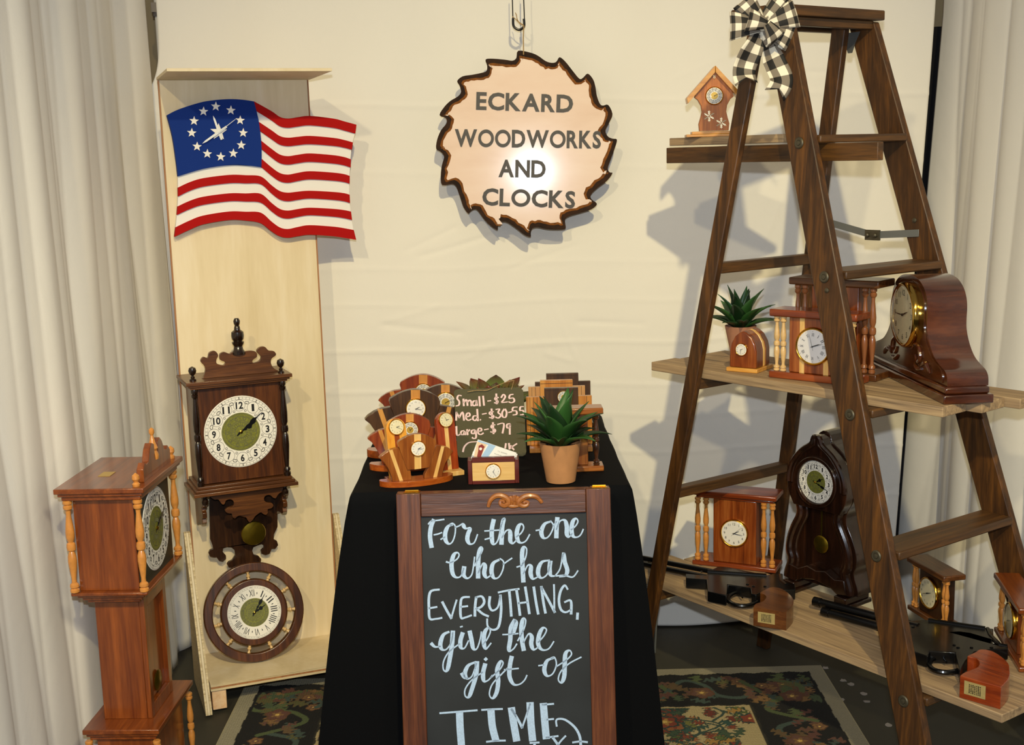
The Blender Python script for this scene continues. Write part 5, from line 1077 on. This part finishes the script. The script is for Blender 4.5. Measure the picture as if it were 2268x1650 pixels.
def short_loop(pxc, pyc, w1, y0): 
    ex, ez = BO.front(pxc, pyc, 0); Ln = hypot(ex, ez); a = atan2(ez, ex); d = (cos(a), sin(a)); q = (-sin(a), cos(a))
    def fn(u, v): th = pi*v; r = Ln*sin(th)**.6; return (d[0]*r+q[0]*(u-.5)*(.02+(w1-.02)*sin(th)**.6), y0+.016*cos(th)-.006*sin(pi*u), d[1]*r+q[1]*(u-.5)*(.02+(w1-.02)*sin(th)**.6))
    return ribbon_sheet('ribbon_loop', fn, L_=Ln*2.4, W_=w1)
short_loop(1645, 48, .052, -.032); short_loop(1706, 92, .05, -.034)
def tail(pts, w0, w1, y0, ph):
    C = spline([BO.front(*p, 0) for p in pts], 6); n_ = len(C)-1
    def fn(u, v):
        i = min(int(v*n_), n_-1); f = v*n_-i; x = C[i][0]+(C[i+1][0]-C[i][0])*f; z = C[i][1]+(C[i+1][1]-C[i][1])*f
        tx, tz = C[min(i+2, n_)][0]-C[max(i-1, 0)][0], C[min(i+2, n_)][1]-C[max(i-1, 0)][1]; l = hypot(tx, tz); qx, qz = -tz/l, tx/l
        k = (u-.5)*(w0+(w1-w0)*min(1, v*2.5)); notch = (.016*(1-abs(u-.5)*2)) if v > .8 else 0; s = (v-.8)/.2*notch if v > .8 else 0
        return (x+qx*k-tx/l*s, y0-.01*sin(v*7+ph)-.004*sin(u*5+v*5), z+qz*k-tz/l*s)
    return ribbon_sheet('ribbon_tail', fn, 10, 50, L_=.13, W_=w1)
tail([(1684, 62), (1668, 95), (1655, 130), (1648, 160), (1650, 188)], .026, .052, -.008, 0); tail([(1690, 66), (1702, 105), (1718, 145), (1726, 180), (1712, 212)], .026, .052, -.008, 2)
obj('knot', MB().ball((0, -.022, 0), .012, 14, (1, 1.1, 1.15)), gm, t)
# ---------------------------------------------------------------- middle shelf clocks
p = zp(1640, 789, ZM); agave('potted agave in a rosy clay pot on the middle ladder shelf', (p.x, p.y+.0, ZM+.0003), .026, .043, .085, .112, 8, POT2, 'artificial agaves in clay pots')
a0, a1 = zp(1609, 822, ZM), zp(1675, 828, ZM); AY = radians(-36); A_ = Frame(a0+(a1-a0)*.5+V3((-sin(AY), cos(AY), 0))*.048+V3((0, 0, .0003)), AY)
t = ft('arched_block_clock', 'gothic arched redwood block clock with a pale stripe beside the ladder agave', 'clock', A_)
obj('base', MB().box(-.043, .043, -.047, .05, 0, .0105), PIN, t, .0015)
hA = A_.front(1662, 735, -.04)[1]; w_ = .037
def goth(wd, h): return [(-wd, .0107), (wd, .0107), (wd, h*.52), (wd*.88, h*.7), (wd*.6, h*.87), (wd*.25, h*.97), (0, h), (-wd*.25, h*.97), (-wd*.6, h*.87), (-wd*.88, h*.7), (-wd, h*.52)]
obj('front_block', MB().poly(goth(w_, hA), -.04, .004), CED, t, .003); obj('pale_stripe', MB().poly(goth(w_+.0006, hA+.0006), .0042, .0155), MAP, t, .002); obj('rear_block', MB().poly(goth(w_, hA), .0157, .043), CED, t, .003)
x, z = A_.front(1643, 774, -.04); dial(t, x, z, -.0403, .0165, 'arabic', 62, 180, bezel=BRASS, depth=.005)
b0_, b1_ = zp(1702, 836, ZM), zp(1896, 857, ZM); TYw = atan2(b1_.y-b0_.y, b1_.x-b0_.x); mid_ = b0_+(b1_-b0_)*.5; TW_ = (b1_-b0_).length
back = V3((-sin(TYw), cos(TYw), 0))
Tf = Frame(mid_+back*.035+V3((0, 0, .0003)), TYw); Ht = Tf.front(1790, 690, -.04)[1]
temple(Tf, 'front redwood column clock with paired pale posts and roman dial on the middle shelf', TW_, .07, Ht, .017, .018, .135, (-.101, -.083, .083, .101), .0078, .047, Ht*.5, 'romanplain', (67, 72), CEDX, CED, SPIL, sec=345, stripes=((-.032, .013), (.032, .013)), roofw=TW_*.99, face=plain('dial_cool_white', 'e6e2e2', .4))
Tg = Frame(mid_+back*.125+V3((0, 0, .0003))+V3((cos(TYw), sin(TYw), 0))*.012, TYw); Hg = Tg.front(1790, 615, -.04)[1]
tg = temple(Tg, 'taller dark column clock standing behind the front redwood one', TW_*1.0, .09, Hg, .017, .018, .125, (-.1, -.08, .08, .1), .0085, .052, Hg*.55, 'arabic', (60, 10), WAL, CED, plain('turned_brown', '8a5430', .3, coat=.5), roofw=TW_*1.02, face=plain('dial_brown', '3a2414', .4), hcol=BRASS)
for c in tg.children_recursive:
    if c.name.startswith('numeral'): c.data.materials[0] = BRASS
# tambour mantel clock
m0, m1 = zp(1916, 811, ZM), zp(2090, 897, ZM); MY = atan2(m1.y-m0.y, m1.x-m0.x); MWd = (m1-m0).length
Mf = Frame(m0+(m1-m0)*.5+V3((-sin(MY), cos(MY), 0))*.056+V3((0, 0, .0003)), MY)
t = ft('tambour_mantel_clock', 'large glossy walnut mantel clock with curved shoulders at the shelf right end', 'clock', Mf)
MHT = .0; 
pr_ = yp(2040, 608, (m0.y+m1.y)/2).z-ZM; Hm = pr_
MAHG = wood('glossy_mahogany', '2c1206', '48200c', '603012', 'y', .6, .16, .9, .0004, 5)
hb = .036
obj('plinth', MB().box(-MWd/2, MWd/2, -.056, .056, 0, .02), MAHG, t, .003); obj('plinth_step', MB().box(-MWd/2+.008, MWd/2-.008, -.05, .05, .0202, hb), MAHG, t, .004)
hw2 = MWd/2-.018
rp = [(1.0, 0), (1.0, .05), (.985, .1), (.93, .145), (.82, .18), (.7, .225), (.6, .3), (.52, .4), (.475, .5), (.47, .6), (.475, .7), (.45, .8), (.38, .89), (.26, .96), (.13, .99), (0, 1)]
rp = [(a*hw2, hb+.0002+b*(Hm-hb)) for a, b in spline(rp, 4)]; prof_ = rp+[(-x, z) for x, z in rp[-2::-1]]
obj('case', MB().poly(prof_, -.042, .05), MAHG, t, .002, smooth=50)
inr = [(x*.9, hb+.004+(z-hb)*.94) for x, z in prof_]; obj('front_face', MB().poly(inr, -.0445, -.0418), wood('mahogany_face', '2a1006', '40200c', '543014', 'x', .8, .2, .8), t, .001)
dcz = hb+(Hm-hb)*.58
MBZ = MB(); p_ = dial(t, 0, dcz, -.0447, .078, 'arabic', 72, 270, bezel=plain('bright_brass', 'e0b050', .12, 1), face=CREAM, depth=.016, thick=1, name='clock_bezel')
for s in (-1, 1):
    cv = MB()
    for q in ([(.03, .05), (.05, .065), (.07, .055), (.075, .035), (.06, .025), (.05, .04)], [(.08, .02), (.1, .03), (.115, .022), (.125, .01)], [(.045, .02), (.06, .01), (.08, .012)]):
        P = spline(q, 4); cv.tube([(s*x*1.2, -.046, hb+.004+z) for x, z in P], [.0045*(.5+sin(pi*(i+.5)/len(P))*.7) for i in range(len(P))], 8)
    tag(obj('carved_scroll', cv, MAHG, t), kind=None)
# ---------------------------------------------------------------- bottom shelf clocks
c0, c1 = zp(1533, 1250, ZB), zp(1718, 1271, ZB); CY = atan2(c1.y-c0.y, c1.x-c0.x); CWd = (c1-c0).length
Cf = Frame(c0+(c1-c0)*.5+V3((-sin(CY), cos(CY), 0))*.045+V3((0, 0, .0003)), CY); Hc = Cf.front(1625, 1094, -.05)[1]; u_ = CWd/.238
temple(Cf, 'cedar column clock with four slim posts on the lowest shelf', CWd, .09, Hc, .013, .014, .122*u_, (-.106*u_, -.082*u_, .082*u_, .106*u_), .0085*u_, .041, Cf.front(1619, 1182, -.045)[1], 'arabic', (62, 97), CEDX, CED, SPIN, sec=48, step=True)
# dark shaped pendulum clock
g0, g1 = zp(1763, 1294, ZB), zp(1885, 1336, ZB); GY = radians(-53)
o_ = zp(1800, 1300, ZB)
Gf = Frame(V3((.782, 3.197, ZB+.0003)), GY)
Zg = lambda a, b, y=-.03: Gf.front(1400+a/3.3, 900+b/3.3, y)
t = ft('shaped_pendulum_clock', 'dark carved pendulum clock with a keyhole outline on the lowest shelf', 'clock', Gf)
cx, cz = Zg(1347, 552); 
Lp = [(1325, 188), (1302, 205), (1285, 250), (1210, 300), (1150, 380), (1122, 480), (1128, 600), (1165, 700), (1172, 780), (1130, 870), (1100, 960), (1095, 1040), (1110, 1110), (1085, 1190), (1078, 1250)]
LL = [Zg(a, b) for a, b in Lp]; HG = LL[0][1]; hwG = [(max(.004, (cx-.004)-x), z) for x, z in LL]
hwG = [(w*1.0, z) for w, z in hwG]; hwG[0] = (.006, HG); hwG = [(w, max(z, .03)) for w, z in hwG]
hs_ = spline(hwG, 3); out = [(cx-w, z) for w, z in hs_]+[(cx+w, z) for w, z in hs_[::-1]]
GL = wood('dark_carved_wood', '140a06', '26140b', '3c2012', 'z', 1, .22, .7)
obj('back_case', MB().poly(out, -.0, .062), GL, t, .003, smooth=50)
inn = [(cx+(x-cx)*.97, .03+(z-.03)*.985) for x, z in out]
top_i = [p for p in inn if p[1] > cz-.075]
wz = min(p[1] for p in top_i); obj('front_head', MB().poly(top_i, -.03, -.0003), GL, t, .004, smooth=50)
for s in (-1, 1):
    P = [(cx+s*(w-.012), z) for w, z in hs_ if .03 < z <= cz-.06]; 
    for k, (dx2, r) in enumerate(((0, .011), (-.017, .006))):
        obj('side_moulding', MB().tube([(x+s*dx2, -.016+.004*k, z) for x, z in P], r, 10), GL, t)
    for dx2, r in ((0, .007), (-.012, .004)):
        P = [(cx+s*max(.006, w-.008+dx2), z-.006) for w, z in hs_ if z > cz-.02]; obj('head_moulding', MB().tube([(x, -.031, z) for x, z in P], r, 8), GL, t)
obj('apron', MB().poly([(cx-.1, .035), (cx-.092, .075), (cx-.06, .07), (cx-.03, .085), (cx, .078), (cx+.03, .085), (cx+.06, .07), (cx+.092, .075), (cx+.1, .035), (cx+.07, .03), (cx+.045, .045), (cx, .052), (cx-.045, .045), (cx-.07, .03)], -.028, -.0005), GL, t, .003)
wf = .105
for s in (-1, 1):
    obj('foot', MB().box(cx+s*.085-.024, cx+s*.085+.024, -.042, .068, 0, .012).box(cx+s*.085-.019, cx+s*.085+.019, -.036, .062, .012, .03), GL, t, .003)
obj('dial_rim', MB().ring(cx, cz, .0565, .068, -.037, -.0295, 48), GL, t, .003, seg=3)
dial(t, cx, cz, -.0305, .0565, 'ornate', 62, 112)
x, z = Zg(1410, 1018, -.008); pd2 = obj('pendulum', MB().lathe([(.001, .003), (.02, .002), (.024, 0), (.02, -.003), (.001, -.005)], (cx, -.008, z), 28, 'y'), BRASSD, t); obj('pendulum_rod', MB().box(cx-.002, cx+.002, -.007, -.005, z, z+.09), BRASSD, pd2)
# small column clocks seen end on
for (q0, q1, label, wd1, wd2, HH, RR) in (((2013, 1348), (2082, 1392), 'small dark column clock seen end on behind the right hand toy gun', WAL, DWAL, .142, .041), ((2206, 1398), (2262, 1490), 'cherry column clock cut by the right edge of the frame', CHERX, CHER, .150, .044)):
    e0, e1 = zp(*q0, ZB), zp(*q1, ZB); EYw = atan2(e1.y-e0.y, e1.x-e0.x); wdt = (e1-e0).length; wdt = max(wdt, .17)
    Ff = Frame(e0+(e1-e0).normalized()*wdt/2+V3((-sin(EYw), cos(EYw), 0))*.022+V3((0, 0, .0003)), EYw)
    temple(Ff, label, wdt, .055, HH, .012, .014, .1, (-wdt/2+.012, -wdt/2+.024, wdt/2-.024, wdt/2-.012), .0065, RR, HH*.5, 'small', (70, 250), wd1, wd2, SPIN, face=CREAM, over=.02)
# ---------------------------------------------------------------- toy guns with wooden grips
GUNM = plain('blued_steel', '0e0e0f', .32, .5, .3); GRW = wood('grip_walnut', '40200c', '5e3414', '7a4a20', 'x', .9, .3, .5); GRC = wood('grip_cherry', '641f08', '8a340e', 'a84c1a', 'x', .9, .25, .6)
def gun(label, K, org, yaw, tubes, recv, guard, trig, grip, butt_h, plate, hammer, gw, screws):
    Z = lambda a, b: (K[0]+a/K[2], K[1]+b/K[2]); F = Frame(zp(*Z(*org), ZB)+V3((0, 0, .0003)), yaw); t = ft('toy_gun', label, 'toy gun', F, 'toy guns lying on the lowest shelf')
    f = lambda p, z: F.flat(*Z(*p), z)
    for a, b, r, z in tubes:
        p, q = f(a, z), f(b, z); d = (V3(q)-V3(p)).normalized(); obj('barrel', MB().tube([(p[0], p[1], z), (q[0], q[1], z)], r, 14), GUNM, t)
        obj('muzzle_ring', MB().tube([(p[0], p[1], z), (p[0]+d.x*.02, p[1]+d.y*.02, z)], r*1.12, 14), GUNM, t)
    obj('receiver', MB().poly([f(p, .03) for p in recv], .004, .032, 'xy'), GUNM, t, .002)
    c, rx, ry = guard; P = [f((c[0]+rx*cos(a), c[1]+ry*sin(a)), .016) for a in [2*pi*i/24 for i in range(24)]]
    gr = MB(); vs = []
    obj('trigger_guard', MB().tube([(x, y, .012) for x, y in P], .006, 8, True), GUNM, t)
    P = [f(p, .014) for p in trig]; obj('trigger', MB().tube([(x, y, .014) for x, y in P], .0025, 8), GUNM, t)
    P = [f(p, .03) for p in hammer]; obj('hammer', MB().tube([(x, y, .03) for x, y in P], .006, 8), GUNM, t)
    for p in screws: x, y = f(p, .033); obj('screw', MB().lathe([(.004, 0), (.004, .002), (.002, .003)], (x, y, .0318), 10), GUNM, t)
    g = obj('grip', MB().poly([f(p, butt_h) for p in grip[:2]+spline(grip[1:]+[grip[0]], 4)[1:-1]], .0, butt_h, 'xy'), gw, t, .003, seg=3)
    ra_ = [f(p, .033) for p in (recv[2], recv[5 if len(recv) > 20 else 4])]; obj('receiver_ridge', MB().tube([(x, y, .033) for x, y in ra_], .006, 10), GUNM, t)
    a, b = [V3(f(p, butt_h)) for p in (grip[butt[0]], grip[butt[1]])]; d = (b-a).normalized(); nrm = V3((d.y, -d.x)); 
    cen = V3((sum(f(p, butt_h)[0] for p in grip)/len(grip), sum(f(p, butt_h)[1] for p in grip)/len(grip)))
    if nrm.dot(cen-a) > 0: nrm = -nrm
    L0 = (b-a).length; M = Matrix.Translation((a.x+nrm.x*.0008, a.y+nrm.y*.0008, 0))@Matrix.Rotation(atan2(d.y, d.x), 4, 'Z')
    s0, s1, z0_, z1_ = plate
    lp = obj('maker_label', MB(M).box(L0*s0, L0*s1, -.0003, .0003, butt_h*z0_, butt_h*z1_), plain('aged_label', 'a8935c', .6, noise=.08, sc=200), g)
    pm = MB(M); sg = -1 if True else 1
    for i in range(7):
        random.seed(i); 
        for j in range(6): pm.box(L0*s0+L0*(s1-s0)*(.22+.085*i), L0*s0+L0*(s1-s0)*(.22+.085*i+.05), -.0005, .0005, butt_h*(z0_+(z1_-z0_)*(.15+.12*j)), butt_h*(z0_+(z1_-z0_)*(.15+.12*j+random.uniform(.05, .1))))
    tag(obj('label_print', pm, BLACK, g, smooth=0), kind='stuff')
butt = (0, 1)
gun('darker walnut gripped toy gun lying below the cedar column clock', (1380, 1200, 4.536), (1000, 500), radians(-46), [((60, 135), (900, 300), .0075, .024), ((60, 195), (880, 365), .0075, .014)],
    [(630, 325), (840, 345), (850, 300), (960, 252), (1060, 262), (1440, 340), (1545, 320), (1605, 325), (1610, 400), (1725, 430), (1730, 485), (1560, 490), (1450, 480), (1340, 540), (1290, 530), (1280, 470), (1050, 435), (1040, 545), (850, 505), (838, 385), (632, 372)],
    ((1205, 560), 150, 70), [(1190, 470), (1170, 520), (1200, 560)], [(1310, 655), (1640, 705), (1700, 640), (1712, 590), (1685, 540), (1600, 475), (1500, 455), (1440, 475), (1375, 512), (1420, 530), (1440, 560), (1400, 600), (1335, 622)], .048, (.14, .66, .22, .8), [(1580, 340), (1590, 400), (1640, 440)], GRW, [(1250, 425), (1310, 445), (1425, 445), (790, 300), (925, 305)])
gun('redder cherry gripped toy gun lying near the right end of the lowest shelf', (1760, 1180, 3.51), (900, 900), radians(-51), [((150, 530), (960, 735), .0105, .026), ((215, 610), (960, 810), .0095, .0125)],
    [(660, 760), (880, 690), (1040, 680), (1200, 700), (1400, 748), (1480, 745), (1545, 750), (1545, 800), (1530, 865), (1655, 868), (1660, 905), (1500, 915), (1400, 930), (1330, 1000), (1285, 1085), (1265, 1000), (1250, 935), (1050, 925), (1035, 965), (920, 925), (700, 880)],
    ((1185, 1010), 140, 62), [(1180, 930), (1150, 970), (1180, 1005)], [(1285, 1110), (1605, 1200), (1665, 1130), (1672, 1060), (1650, 1000), (1550, 925), (1450, 905), (1400, 930), (1342, 960), (1410, 975), (1436, 1005), (1425, 1040), (1380, 1062), (1320, 1085)], .05, (.12, .64, .25, .85), [(1500, 750), (1520, 800), (1600, 880), (1650, 885)], GRC, [(1240, 870), (1270, 890), (1375, 890), (1530, 890), (920, 730)])
